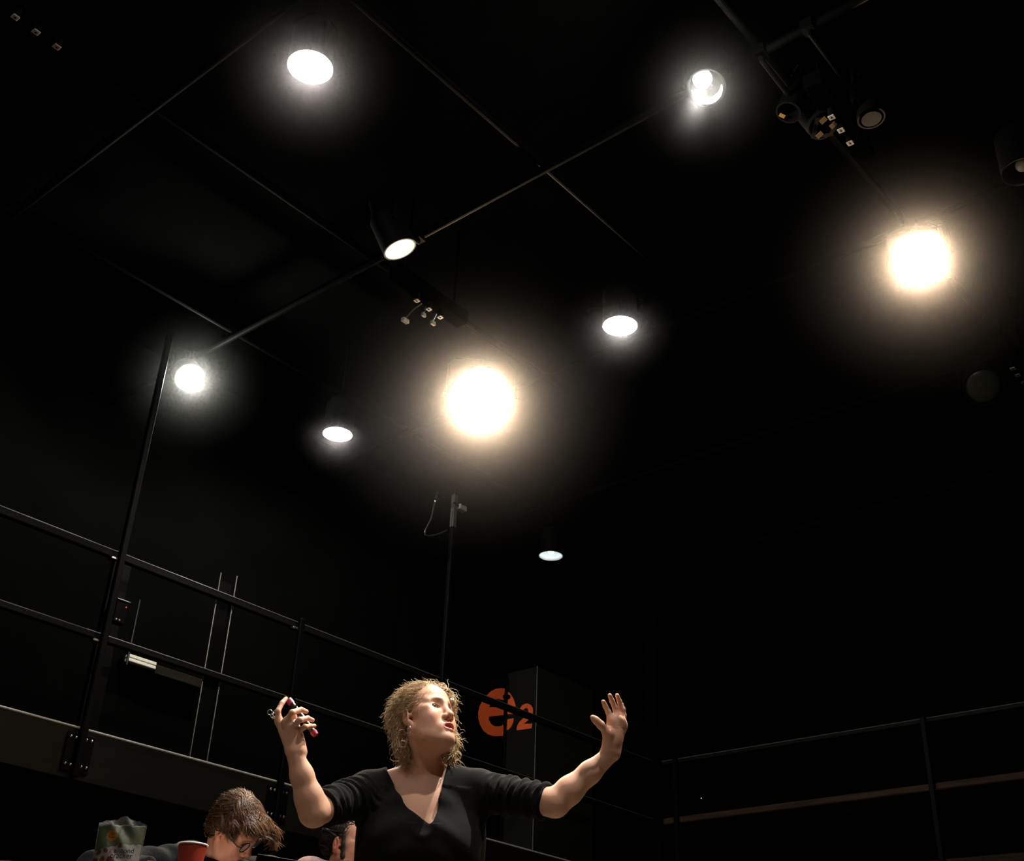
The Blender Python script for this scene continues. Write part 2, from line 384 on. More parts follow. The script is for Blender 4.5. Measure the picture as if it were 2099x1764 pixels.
cpts = [(893, 1024), (889, 1038), (884, 1062), (876, 1078), (871, 1088), (871, 1095), (878, 1098), (893, 1096), (907, 1091), (917, 1086)]
cpts = [on_x(x, y, GX + 0.055) for x, y in cpts]
tag(obj('hanging_cable', geo_tube(cpts, 0.006, 8), M_CABLE, smooth=True), 'black cable looping down beside the tall post', 'cable')

# ---------------------------------------------------------------- lighting grid
Z_PX, Z_PY = 4.985, 5.035
pipe_x = [2.2, 3.83, 5.50, 7.12, 8.75]
pipe_y = [-5.92, -4.57, -3.21, -1.85, -0.5]
ordx = ['first lighting pipe across the room, nearest the camera', 'second lighting pipe across the room, above the tilted can light',
        'third lighting pipe across the room, carrying the two warm floodlights', 'fourth lighting pipe across the room, beyond the floodlights',
        'farthest lighting pipe across the room, near the back gallery']
for yy, lb in zip(pipe_x, ordx):
    tag(obj('lighting_pipe', geo_cyl((XL + 0.05, yy, Z_PX), (XR - 0.05, yy, Z_PX), 0.024, n=14), M_PIPE, smooth=False), 'black ' + lb, 'pipe')
ordy = ['leftmost', 'second from the left of', 'middle one of', 'fourth from the left of', 'rightmost of']
for xx, lb in zip(pipe_y, ordy):
    lb = lb if lb.endswith('of') else lb + ' of'
    tag(obj('lighting_pipe', geo_cyl((xx, YF + 0.3, Z_PY), (xx, YB - 0.1, Z_PY), 0.024, n=14), M_PIPE), 'black lighting pipe running away from camera, ' + lb + ' five', 'pipe')

def bulb_light(parent, at, watts, color, radius=0.03, spot=None, blend=0.5):
    ld = bpy.data.lights.new('bulb_light', 'SPOT' if spot else 'POINT')
    ld.energy = watts; ld.color = color; ld.shadow_soft_size = radius
    if spot: ld.spot_size = math.radians(spot); ld.spot_blend = blend
    o = bpy.data.objects.new('bulb_light', ld); COL.objects.link(o); o.parent = parent; o.location = at
    if spot: o.rotation_euler = (0, 0, 0)
    return o
def emit_mat(name, color, s): return mat(name, (0.8, 0.8, 0.8), emit=color, strength=s)

def downlight(px, z, D, label, watts=0.0, color=(1, 1, 1), glow=20.0, bulb_h=0.045, bulb_r=0.034, group=None, spiral=False, rim_dark=True, tilt=None, off=(0, 0)):
    P = at_height(px[0], px[1], z) if len(px) == 2 else np.array(px)
    t = thing('ceiling_downlight', label, 'ceiling light', P, group=group)
    if tilt is not None: t.rotation_euler = tilt
    R = D / 2
    obj('can', geo_lathe([(R + 0.004, 0.0), (R + 0.004, 0.24), (R * 0.7, 0.30), (0.02, 0.31), (0.0, 0.31)], 40), M_CAN, t, smooth=False)
    obj('reflector', geo_lathe([(R + 0.004, 0.0), (R - 0.002, 0.0), (R - 0.006, 0.03), (R * 0.86, 0.12), (R * 0.55, 0.20), (0.0, 0.22)], 40), M_REFL if watts > 0 else mat('reflector_unlit', (0.03, 0.03, 0.028), rough=0.5), t, smooth=True)  # without a lit bulb the reflector is darkened in its colour
    zc = bulb_h
    if spiral:
        th = np.linspace(0, 6 * math.pi, 60)
        path = np.stack([0.022 * np.cos(th) + off[0], 0.022 * np.sin(th) + off[1], zc - 0.02 + 0.05 * th / th[-1]], 1)
        g = geo_tube(path, 0.0075, 8)
    else:
        prof = [(0.0, zc - bulb_r)] + [(bulb_r * math.sin(a), zc - bulb_r * math.cos(a)) for a in np.linspace(0.2, 2.6, 10)] + [(0.016, zc + bulb_r + 0.03)]
        g = geo_lathe(prof, 24); g = (g[0] + np.array([off[0], off[1], 0]), g[1])
    m = emit_mat('bulb_%s' % label[:40], color, glow) if watts > 0 else M_REFL
    b = obj('bulb', g, m, t, smooth=True)
    obj('socket', geo_cyl((off[0], off[1], zc + bulb_r + 0.02), (off[0] * 0.5, off[1] * 0.5, 0.21), 0.018, n=14), M_REFL, t)
    top = ZC - z if tilt is None else 0.36
    obj('stem', geo_cyl((0, 0, 0.30), (0, 0, top), 0.009, n=10), M_CAN, t)
    if watts > 0:
        bulb_light(t, (off[0], off[1], zc - bulb_r * 1.25), watts, color, 0.03)
    return t

COOL = (1.0, 0.98, 0.88); WHITE = (1.0, 0.94, 0.86); WARM = (1.0, 0.72, 0.45)
ZD = 4.76
downlight((636, 138), ZD, 0.21, 'large bright white downlight at the top left of the ceiling', 60, WHITE, 30, bulb_h=0.05, bulb_r=0.045)
downlight((1271, 668), ZD, 0.21, 'bright white downlight up and right of the central warm floodlight', 150, WHITE, 25, bulb_h=0.05, bulb_r=0.042)
downlight((692, 890), ZD, 0.21, 'small bright downlight just left of the central warm floodlight', 140, WHITE, 25, bulb_h=0.05, bulb_r=0.038)
downlight((1129, 1139), ZD, 0.21, 'small dim bluish downlight with a curled tube, lowest of the lit lamps', 0.55, (0.85, 0.95, 1.0), 0.9, bulb_h=0.05, bulb_r=0.02, spiral=True)
downlight((2098, 352), ZD, 0.21, 'unlit downlight cut by the right edge of the picture', 0)
# the same grid of house lights goes on behind the photographer
for xx, yy, w, lb in ((-3.5, -0.2, 70, 'white downlight to the left of the photographer, out of the picture'),
                      (-0.9, -0.2, 110, 'white downlight right behind the photographer, out of the picture')):
    downlight((xx, yy, ZD), ZD, 0.21, lb, w, WHITE, 20, bulb_r=0.042)

def aim_axes(aim):
    z = -np.asarray(aim, float); z /= np.linalg.norm(z)
    x = np.cross((0, 0, 1.0), z); x /= np.linalg.norm(x); y = np.cross(z, x)
    return np.stack([x, y, z], 1)
def to_cam(P): d = CAM - P; return d / np.linalg.norm(d)
def view_dir(px, py): v = px * rx - py * ru; return v / np.linalg.norm(v)     # direction across the picture (right, down)

def can_light(name, label, P, aim, D, length, lit=None, pipe_z=Z_PX, front=None, refl=None, bulb=None, cat='stage light', square=False, yoke=True, group=None):
    R = aim_axes(aim); t = thing(name, label, cat, P, rot=R, group=group)
    r = D / 2
    if square:
        hw = r
        prof = []
        can = join(geo_box((hw + 0.006, 0, 0.06), (0.012, D + 0.024, 0.12)), geo_box((-hw - 0.006, 0, 0.06), (0.012, D + 0.024, 0.12)),
                   geo_box((0, hw + 0.006, 0.06), (D, 0.012, 0.12)), geo_box((0, -hw - 0.006, 0.06), (D, 0.012, 0.12)),
                   geo_box((0, 0, 0.14), (D * 0.8, D * 0.8, 0.06)))
        obj('housing', can, M_CAN, t)
        obj('reflector', geo_box((0, 0, 0.10), (D, D, 0.01)), M_CAN, t)
    else:
        obj('can', geo_lathe([(r - 0.004, 0), (r + 0.005, 0), (r + 0.005, length * 0.62), (r * 0.72, length * 0.8), (r * 0.62, length), (0, length)], 40), M_CAN, t)
        obj('reflector', geo_lathe([(r - 0.004, 0.0), (r - 0.005, 0.015), (r * 0.9, length * 0.25), (r * 0.6, length * 0.5), (0.0, length * 0.6)], 40), refl or M_ALU, t, smooth=True)
    if front is not None:
        rr, zz, m, shape = front
        if shape == 'square':
            n = 32; a = np.arange(n) * 2 * math.pi / n
            c, s = np.cos(a), np.sin(a); k = 3.2
            q = 1.0 / (np.abs(c) ** k + np.abs(s) ** k) ** (1 / k)
            pts = np.stack([rr * q * c, rr * q * s, np.full(n, zz)], 1)
            g = geo_poly(pts, (0, 0, 1), 0.01)
        else:
            g = geo_lathe([(0.0, zz - rr * 0.22)] + [(rr * math.sin(u), zz - rr * 0.22 * math.cos(u)) for u in np.linspace(0.15, math.pi / 2, 8)] + [(rr, zz + 0.004)], 40)
        obj('lens', g, m, t, smooth=True)
    if bulb is not None:
        c, rb, m = bulb
        prof = [(0.0, -rb)] + [(rb * math.sin(a), -rb * math.cos(a)) for a in np.linspace(0.2, 2.9, 12)]
        g = geo_lathe(prof, 24); obj('bulb', (g[0] + np.array(c), g[1]), m, t, smooth=True)
    if yoke:
        up = R.T @ np.array([0, 0, 1.0]); mid = np.array([0, 0, length * 0.42])
        xs = (r + 0.022) * np.array([1.0, 0, 0])
        bridge = mid + up * (r + 0.09)
        obj('yoke', geo_tube([mid + xs, mid + xs + up * (r + 0.03), bridge + xs * 0.8, bridge - xs * 0.8, mid - xs + up * (r + 0.03), mid - xs], 0.009, 6), M_CAN, t)
        wz = np.array(P) + R @ bridge
        py = min(pipe_x, key=lambda v: abs(v - wz[1]))
        hp = [wz, np.array([wz[0], wz[1], pipe_z - 0.07]), np.array([wz[0], py, pipe_z - 0.045]), np.array([wz[0], py, pipe_z - 0.02])]
        obj('hanger', geo_tube([R.T @ (q_ - np.array(P)) for q_ in hp], 0.012, 8), M_CAN, t)
        obj('pipe_clamp', geo_box(R.T @ (np.array([wz[0], py, pipe_z]) - np.array(P)), (0.06, 0.06, 0.06), R.T), M_CAN, t)
        for s in (-1, 1): obj('knob', geo_cyl(mid + s * xs, mid + s * xs * 1.12, 0.016, n=10), M_CAN, t)
    if lit is not None:
        watts, color, at, spot = lit
        o = bulb_light(t, at, watts, color, 0.04, spot=spot)
    return t

def aimed_spot(t, at, watts, color, target, cone, blend=0.6):
    R = np.array(t.rotation_euler.to_matrix()); o = bulb_light(t, at, watts, color, 0.04, spot=cone, blend=blend)
    p = np.array(t.location) + R @ np.array(at); Rw = aim_axes(np.asarray(target, float) - p)
    o.rotation_euler = Matrix((R.T @ Rw).tolist()).to_euler(); return o
WOMAN = room((-0.19, 3.82, 1.35))
# tilted can seen from the side, unlit face given its own emission and an added spot
P3 = at_height(820, 511, ZD)
a3 = 0.37 * to_cam(P3) + 0.9 * view_dir(0.415, 0.91)
can_light('spotlight_can', 'tilted black can light with a pale oval face, left of centre', P3, a3, 0.19, 0.36,
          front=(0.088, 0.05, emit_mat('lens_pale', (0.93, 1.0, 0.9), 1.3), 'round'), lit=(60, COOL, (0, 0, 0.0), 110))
# round can with off-centre bright bulb, upper right
P2 = at_height(1448, 180, ZD)
a2 = 0.90 * to_cam(P2) + 0.45 * view_dir(-0.15, 0.95)
t2 = can_light('spotlight_can', 'open can light with a glowing bulb above a bright crescent, upper right', P2, a2, 0.178, 0.22, refl=mat('reflector_shade', (0.004, 0.004, 0.004), rough=0.7, spec=0.05),  # black colour stands for the shaded part of the reflector
          bulb=((0.010, 0.040, 0.02), 0.046, emit_mat('bulb_cool', (0.95, 1.0, 0.9), 30)), lit=(60, COOL, (0.010, 0.03, -0.12), None))
an = np.linspace(math.radians(188), math.radians(362), 30)
obj('lit_crescent', geo_tube([(0.072 * math.cos(a_), 0.072 * math.sin(a_), 0.012) for a_ in an], 0.016 * np.sin(np.linspace(0.12, math.pi - 0.12, 30)) + 0.001, 8), M_REFL, t2, smooth=True)  # white arc stands for the lit lower inside of the can
aimed_spot(t2, (0.010, 0.03, -0.10), 1080, COOL, WOMAN, 36)
PK = np.array([-0.9, 2.4, ZD])
tk = can_light('spotlight_can', 'lit can light above the photographer, out of the picture', PK, WOMAN - PK, 0.2, 0.32, refl=M_REFL, bulb=((0, 0, 0.06), 0.05, emit_mat('bulb_key', WHITE, 20)))
aimed_spot(tk, (0, 0, -0.02), 300, WHITE, WOMAN, 40)
# greenish white can at left
P4 = at_height(388, 775, ZD)
a4 = 0.93 * to_cam(P4) + 0.35 * view_dir(0.5, 0.85)
can_light('spotlight_can', 'round greenish white spotlight on the left side of the ceiling', P4, a4, 0.195, 0.24, refl=M_REFL,
          bulb=((-0.015, 0.02, 0.02), 0.062, emit_mat('bulb_green', (0.97, 1.0, 0.85), 40)), lit=(130, (0.97, 1.0, 0.86), (-0.015, 0.02, -0.05), None))
# the two big warm floods facing the camera
P6 = at_height(985, 817, ZD - 0.05)
can_light('floodlight', 'largest warm round floodlight glowing at the centre of the ceiling', P6, to_cam(P6) + 0.12 * view_dir(0, 1), 0.43, 0.30,
          front=(0.207, 0.03, emit_mat('lens_warm', (1.0, 0.83, 0.6), 60), 'round'), lit=(600, WARM, (0, 0, -0.09), 130))
P8 = at_height(1886, 530, ZD - 0.02)
can_light('floodlight', 'warm squarish floodlight glowing at the right side of the ceiling', P8, to_cam(P8) + 0.1 * view_dir(-0.3, 1), 0.29, 0.2,
          front=(0.142, 0.025, emit_mat('lens_warm2', (1.0, 0.78, 0.52), 50), 'square'), lit=(260, WARM, (0, 0, -0.04), 130), square=True)
# unlit fixtures
P11 = at_height(2016, 792, ZD)
can_light('fresnel_spotlight', 'large unlit stage light with a dull round lens, far right', P11, to_cam(P11) + 0.2 * view_dir(0.2, 1), 0.25, 0.3,
          front=(0.115, 0.02, mat('dull_lens', (0.008, 0.009, 0.006), rough=0.3, spec=0.1), 'round'), refl=M_CAN)
P12 = at_height(1688, 258, ZD + 0.08)
t = can_light('profile_spotlight', 'unlit black stage light with an amber gel, upper right', P12, to_cam(P12) + 0.9 * view_dir(0.5, 0.6), 0.15, 0.42,
          refl=M_CAN)
obj('gel_frame', geo_lathe([(0.055, -0.012), (0.083, -0.012), (0.083, -0.004), (0.055, -0.004), (0.055, -0.012)], 4), M_CAN, t)
for a in (0.4, 2.2, 4.4):
    obj('gel_sheet', geo_box((0.045 * math.cos(a), 0.045 * math.sin(a), -0.016), (0.03, 0.035, 0.002)), M_GEL, t)
P13 = at_height(1616, 231, ZD + 0.1)
t = can_light('profile_spotlight', 'small unlit stage light with a scrap of amber gel, left of the amber one', P13, to_cam(P13) + 1.2 * view_dir(-0.3, 0.7), 0.12, 0.36, refl=M_CAN)
obj('gel_sheet', geo_box((0.03, 0.02, -0.004), (0.022, 0.03, 0.002)), M_GEL, t)
P14 = at_height(1786, 243, ZD + 0.1)
t = can_light('profile_spotlight', 'unlit stage light with a dull reddish gel, right of the amber one', P14, to_cam(P14) + 1.2 * view_dir(0.2, 0.7), 0.13, 0.36, refl=M_CAN)
obj('gel_sheet', geo_lathe([(0, -0.004), (0.05, -0.004), (0.05, -0.002), (0, -0.002)], 20), mat('dull_gel', (0.006, 0.0028, 0.002), rough=0.6, spec=0.03), t)

# outlet raceways with numbered pigtail tags hanging under the grid
def raceway(pxs, label, half=0.32, extra=()):
    pts = [at_height(x, y, 4.82) for x, y in pxs]
    c = np.mean(pts, 0); d = pts[-1] - pts[0]; d[2] = 0; d /= np.linalg.norm(d)
    ang = math.atan2(d[1], d[0])
    t = thing('outlet_raceway', label, 'cable raceway', (c[0], c[1], 4.84), rotz=ang)
    obj('channel', geo_chamfer_box((0, 0, 0.08), (2 * half, 0.10, 0.09), 0.006), M_RACE, t)
    for s_ in (-1, 1): obj('hanger', geo_cyl((s_ * half * 0.7, 0, 0.12), (s_ * half * 0.7, 0, ZC - 4.84), 0.008, n=8), M_CAN, t)
    for i, p in enumerate(pts):
        s = (p - c) @ d
        q = obj('socket', geo_cyl((s, 0, 0.04), (s, 0, -0.012), 0.018, n=12), M_CAN, t)
        obj('tag', geo_chamfer_box((s, 0, -0.018), (0.032, 0.032, 0.006), 0.002), M_TAGP if i == 2 and len(extra) == 0 else M_TAG, q)
        obj('tag_dot', geo_cyl((s, 0, -0.0215), (s, 0, -0.0225), 0.006, n=10), M_CAN, q)
    nrm = np.array([-d[1], d[0], 0])
    for (x, y, w) in extra:
        p = at_height(x, y, 4.80); s = (p - c) @ d; n = (p - c) @ nrm
        k = obj('plug', geo_chamfer_box((s, n, -0.02), (w, w * 0.55, 0.03), 0.005), mat('plug_tan', (0.12, 0.105, 0.07), rough=0.6), t)
        obj('lead', geo_tube([(s, n, 0.0), (s, n * 0.7, 0.04), (s, n * 0.3, 0.06), (s, 0, 0.07)], 0.006, 6), M_CABLE, k)
raceway([(1705, 241), (1724, 268), (1743, 294)], 'black outlet raceway with three pale square tags, upper right')
raceway([(854, 617), (880, 634), (902, 651)], 'black outlet raceway with pale tags and plugs, above the central floodlight', extra=((868, 650, 0.035), (887, 667, 0.04), (830, 662, 0.055)))
raceway([(31, 36), (74, 66), (116, 97)], 'dim outlet raceway in the top left corner')
raceway([(2076, 756), (2087, 769), (2098, 785)], 'dim outlet raceway at the right edge beside the unlit stage light')
# loose cables along the grid
tag(obj('hanging_cable', geo_tube([at_height(*p, 4.88) for p in ((1900, 455), (1921, 463), (1928, 480), (1936, 502), (1940, 530))], 0.005, 6), M_RAIL, smooth=True),
    'thin cable hanging over the warm floodlight on the right', 'cable')

# ---------------------------------------------------------------- added volumes imitating lens glow around the lit lamps
def bloom_haze(P, amount, R, label):
    m = bpy.data.materials.new('bloom_haze'); m.use_nodes = True; nt = m.node_tree; nt.nodes.clear(); L = nt.links
    out = nt.nodes.new('ShaderNodeOutputMaterial'); vs = nt.nodes.new('ShaderNodeVolumeScatter'); vs.inputs['Anisotropy'].default_value = 0.2
    tc = nt.nodes.new('ShaderNodeTexCoord'); ln = nt.nodes.new('ShaderNodeVectorMath'); ln.operation = 'LENGTH'; L.new(tc.outputs['Object'], ln.inputs[0])
    def mth(op, a, b=None):
        n = nt.nodes.new('ShaderNodeMath'); n.operation = op
        for i, v in enumerate((a, b)):
            if v is None: continue
            if isinstance(v, (int, float)): n.inputs[i].default_value = v
            else: L.new(v, n.inputs[i])
        return n.outputs[0]
    r = ln.outputs['Value']
    fall = mth('POWER', mth('MAXIMUM', mth('SUBTRACT', 1.0, mth('DIVIDE', r, R)), 0.0), 2.0)
    den = mth('MULTIPLY', mth('DIVIDE', amount, mth('ADD', mth('MULTIPLY', r, r), 0.01)), fall)
    L.new(den, vs.inputs['Density']); L.new(vs.outputs[0], out.inputs['Volume'])
    n, k = 24, 12
    V = np.array([[R * math.sin(a) * math.cos(b), R * math.sin(a) * math.sin(b), R * math.cos(a)] for a in np.linspace(0.001, math.pi - 0.001, k + 1) for b in np.arange(n) * 2 * math.pi / n])
    Q = np.array([(i * n + j, (i + 1) * n + j, (i + 1) * n + (j + 1) % n, i * n + (j + 1) % n) for i in range(k) for j in range(n)])
    o = obj('bloom_haze', (V, Q), m); o.location = tuple(map(float, P))
    tag(o, label, 'bloom_haze', kind='stuff'); return o
def fwd(P, d): return P + d * to_cam(P)
bloom_haze(fwd(P6, 0.06), 0.034, 1.3, 'added volume imitating warm lens glow around the central floodlight')
bloom_haze(fwd(P8, 0.05), 0.026, 1.0, 'added volume imitating warm lens glow around the squarish floodlight at right')
bloom_haze(fwd(P2, 0.05), 0.0016, 0.5, 'added volume imitating pale lens glow around the crescent can light')
bloom_haze(fwd(P4, 0.05), 0.0045, 0.65, 'added volume imitating greenish lens glow around the left spotlight')
for px_, am, rr, lb in (((636, 130), 0.0055, 0.55, 'added volume imitating white lens glow around the large top left downlight'), ((1271, 660), 0.0014, 0.45, 'added volume imitating white lens glow around the downlight right of centre'),
                    ((692, 882), 0.0013, 0.4, 'added volume imitating white lens glow around the small downlight left of centre')):
    bloom_haze(at_height(*px_, ZD), am, rr, lb)

# ---------------------------------------------------------------- people: implicit surfaces meshed with surface nets
class Field:
    def __init__(s): s.ops = []
    def _add(s, kind, par, lo, hi, k, sub): s.ops.append((kind, par, np.array(lo, float), np.array(hi, float), k, sub)); return s
    def cone(s, a, b, ra, rb=None, k=0.01, sub=False):
        rb = ra if rb is None else rb
        a = np.array(a, float); b = np.array(b, float)
        return s._add('cone', (a, b, ra, rb), np.minimum(a - ra, b - rb), np.maximum(a + ra, b + rb), k, sub)
    def chain(s, pts, rs, k=0.01):
        for i in range(len(pts) - 1): s.cone(pts[i], pts[i + 1], rs[i], rs[i + 1], k)
        return s
    def ell(s, c, rad, R=None, k=0.01, sub=False):
        c = np.array(c, float); rad = np.array(rad, float); R = np.eye(3) if R is None else np.asarray(R)
        e = np.sqrt(((R * rad) ** 2).sum(1))
        return s._add('ell', (c, rad, R), c - e, c + e, k, sub)
    def func(s, fn, lo, hi, k=0.004, sub=True): return s._add('func', fn, lo, hi, k, sub)
    def grid(s, lo, hi, h):
        lo = np.array(lo, float); n = np.ceil((np.array(hi) - lo) / h).astype(int) + 1
        G = np.full(n, 0.2, np.float32)
        for kind, par, a, b, k, sub in s.ops:
            pad = k + 3 * h
            i0 = np.maximum(np.floor((a - pad - lo) / h).astype(int), 0); i1 = np.minimum(np.ceil((b + pad - lo) / h).astype(int) + 1, n)
            if (i1 <= i0).any(): continue
            ax = [(lo[j] + h * np.arange(i0[j], i1[j])).astype(np.float32) for j in range(3)]
            x, y, z = ax[0][:, None, None], ax[1][None, :, None], ax[2][None, None, :]
            if kind == 'cone':
                p, q, ra, rb = par; d = q - p; L2 = max(float(d @ d), 1e-12)
                t = np.clip(((x - p[0]) * d[0] + (y - p[1]) * d[1] + (z - p[2]) * d[2]) / L2, 0, 1)
                D = np.sqrt((x - p[0] - t * d[0]) ** 2 + (y - p[1] - t * d[1]) ** 2 + (z - p[2] - t * d[2]) ** 2) - (ra + (rb - ra) * t)
            elif kind == 'ell':
                c, r, R = par
                u = [((x - c[0]) * R[0, j] + (y - c[1]) * R[1, j] + (z - c[2]) * R[2, j]) for j in range(3)]
                k0 = np.sqrt(sum((u[j] / r[j]) ** 2 for j in range(3))); k1 = np.sqrt(sum((u[j] / r[j] ** 2) ** 2 for j in range(3))) + 1e-9
                D = k0 * (k0 - 1) / k1
                D = np.where(k0 < 1e-3, -r.min(), D)
            else: D = par(x, y, z)
            sl = tuple(slice(i0[j], i1[j]) for j in range(3)); A = G[sl]
            if sub: D = -D; hh = np.maximum(k - np.abs(A - D), 0) / k; G[sl] = np.maximum(A, D) + hh * hh * k * 0.25
            else: hh = np.maximum(k - np.abs(A - D), 0) / k; G[sl] = np.minimum(A, D) - hh * hh * k * 0.25
        return lo, G
def surface_nets(lo, G, h):
    S = G < 0
    nx, ny, nz = G.shape
    c = [S[i:nx - 1 + i, j:ny - 1 + j, k:nz - 1 + k] for i in (0, 1) for j in (0, 1) for k in (0, 1)]
    any_, all_ = c[0].copy(), c[0].copy()
    for q in c[1:]: any_ |= q; all_ &= q
    act = any_ & ~all_
    I = np.argwhere(act)
    if len(I) == 0: return np.zeros((0, 3)), np.zeros((0, 4), int)
    idx = np.full(act.shape, -1, np.int64); idx[act] = np.arange(len(I))
    corner = np.array([(i, j, k) for i in (0, 1) for j in (0, 1) for k in (0, 1)])
    val = np.stack([G[I[:, 0] + o[0], I[:, 1] + o[1], I[:, 2] + o[2]] for o in corner], 1).astype(float)
    acc = np.zeros((len(I), 3)); cnt = np.zeros(len(I))
    for a in range(8):
        for b in range(a + 1, 8):
            if np.abs(corner[a] - corner[b]).sum() != 1: continue
            va, vb = val[:, a], val[:, b]; m = (va < 0) != (vb < 0)
            t = np.where(m, va / np.where(m, va - vb, 1), 0)
            acc += np.where(m[:, None], corner[a] + t[:, None] * (corner[b] - corner[a]), 0); cnt += m
    V = lo + h * (I + acc / cnt[:, None])
    Q = []
    for ax in range(3):
        u, w = (ax + 1) % 3, (ax + 2) % 3
        sl0 = [slice(None)] * 3; sl1 = [slice(None)] * 3
        sl0[ax] = slice(0, -1); sl1[ax] = slice(1, None)
        a, b = S[tuple(sl0)], S[tuple(sl1)]
        E = np.argwhere(a != b)
        E = E[(E[:, u] > 0) & (E[:, w] > 0) & (E[:, u] < G.shape[u] - 1) & (E[:, w] < G.shape[w] - 1)]
        inside = a[E[:, 0], E[:, 1], E[:, 2]]
        du = np.zeros(3, int); du[u] = 1; dw = np.zeros(3, int); dw[w] = 1
        q = np.stack([idx[tuple((E - o).T)] for o in (du + dw, dw, 0 * du, du)], 1)
        q[~inside] = q[~inside][:, ::-1]
        Q.append(q)
    Q = np.vstack(Q); Q = Q[(Q >= 0).all(1)]
    return V, Q
def mesh_blocks(F, blocks):
    """blocks: (lo, hi, h, keep(centroids)) -> one mesh"""
    Vs, Qs, o = [], [], 0
    for lo, hi, h, keep in blocks:
        V, Q = surface_nets(*F.grid(lo, hi, h), h)
        if keep is not None and len(Q):
            Q = Q[keep(V[Q].mean(1))]
            used = np.unique(Q); re = np.full(len(V), -1); re[used] = np.arange(len(used)); V = V[used]; Q = re[Q]
        Vs.append(V); Qs.append(Q + o); o += len(V)
    return np.vstack(Vs), np.vstack(Qs)
def vnormals(V, Q):
    n = np.cross(V[Q[:, 2]] - V[Q[:, 0]], V[Q[:, 3]] - V[Q[:, 1]])
    N = np.zeros_like(V)
    for k in range(4): np.add.at(N, Q[:, k], n)
    return N / (np.linalg.norm(N, axis=1)[:, None] + 1e-12)

class Head:
    """head frame: f forward, l subject's left, u up"""
    def __init__(s, C, yaw, pitch, roll, scale):
        y, p, r = map(math.radians, (yaw, pitch, roll))
        f = np.array([math.sin(y) * math.cos(p), -math.cos(y) * math.cos(p), math.sin(p)])
        l = np.array([math.cos(y), math.sin(y), 0]); u = np.cross(f, l)
        if u[2] < 0: u = -u
        s.f = f; s.l = l * math.cos(r) + u * math.sin(r); s.u = -l * math.sin(r) + u * math.cos(r)
        s.C = np.asarray(C, float); s.k = scale; s.R = np.stack([s.f, s.l, s.u], 1)
    def P(s, *q): return s.C + s.k * (s.R @ np.array(q, float))
    def inv(s, V): return (np.asarray(V) - s.C) @ s.R / s.k

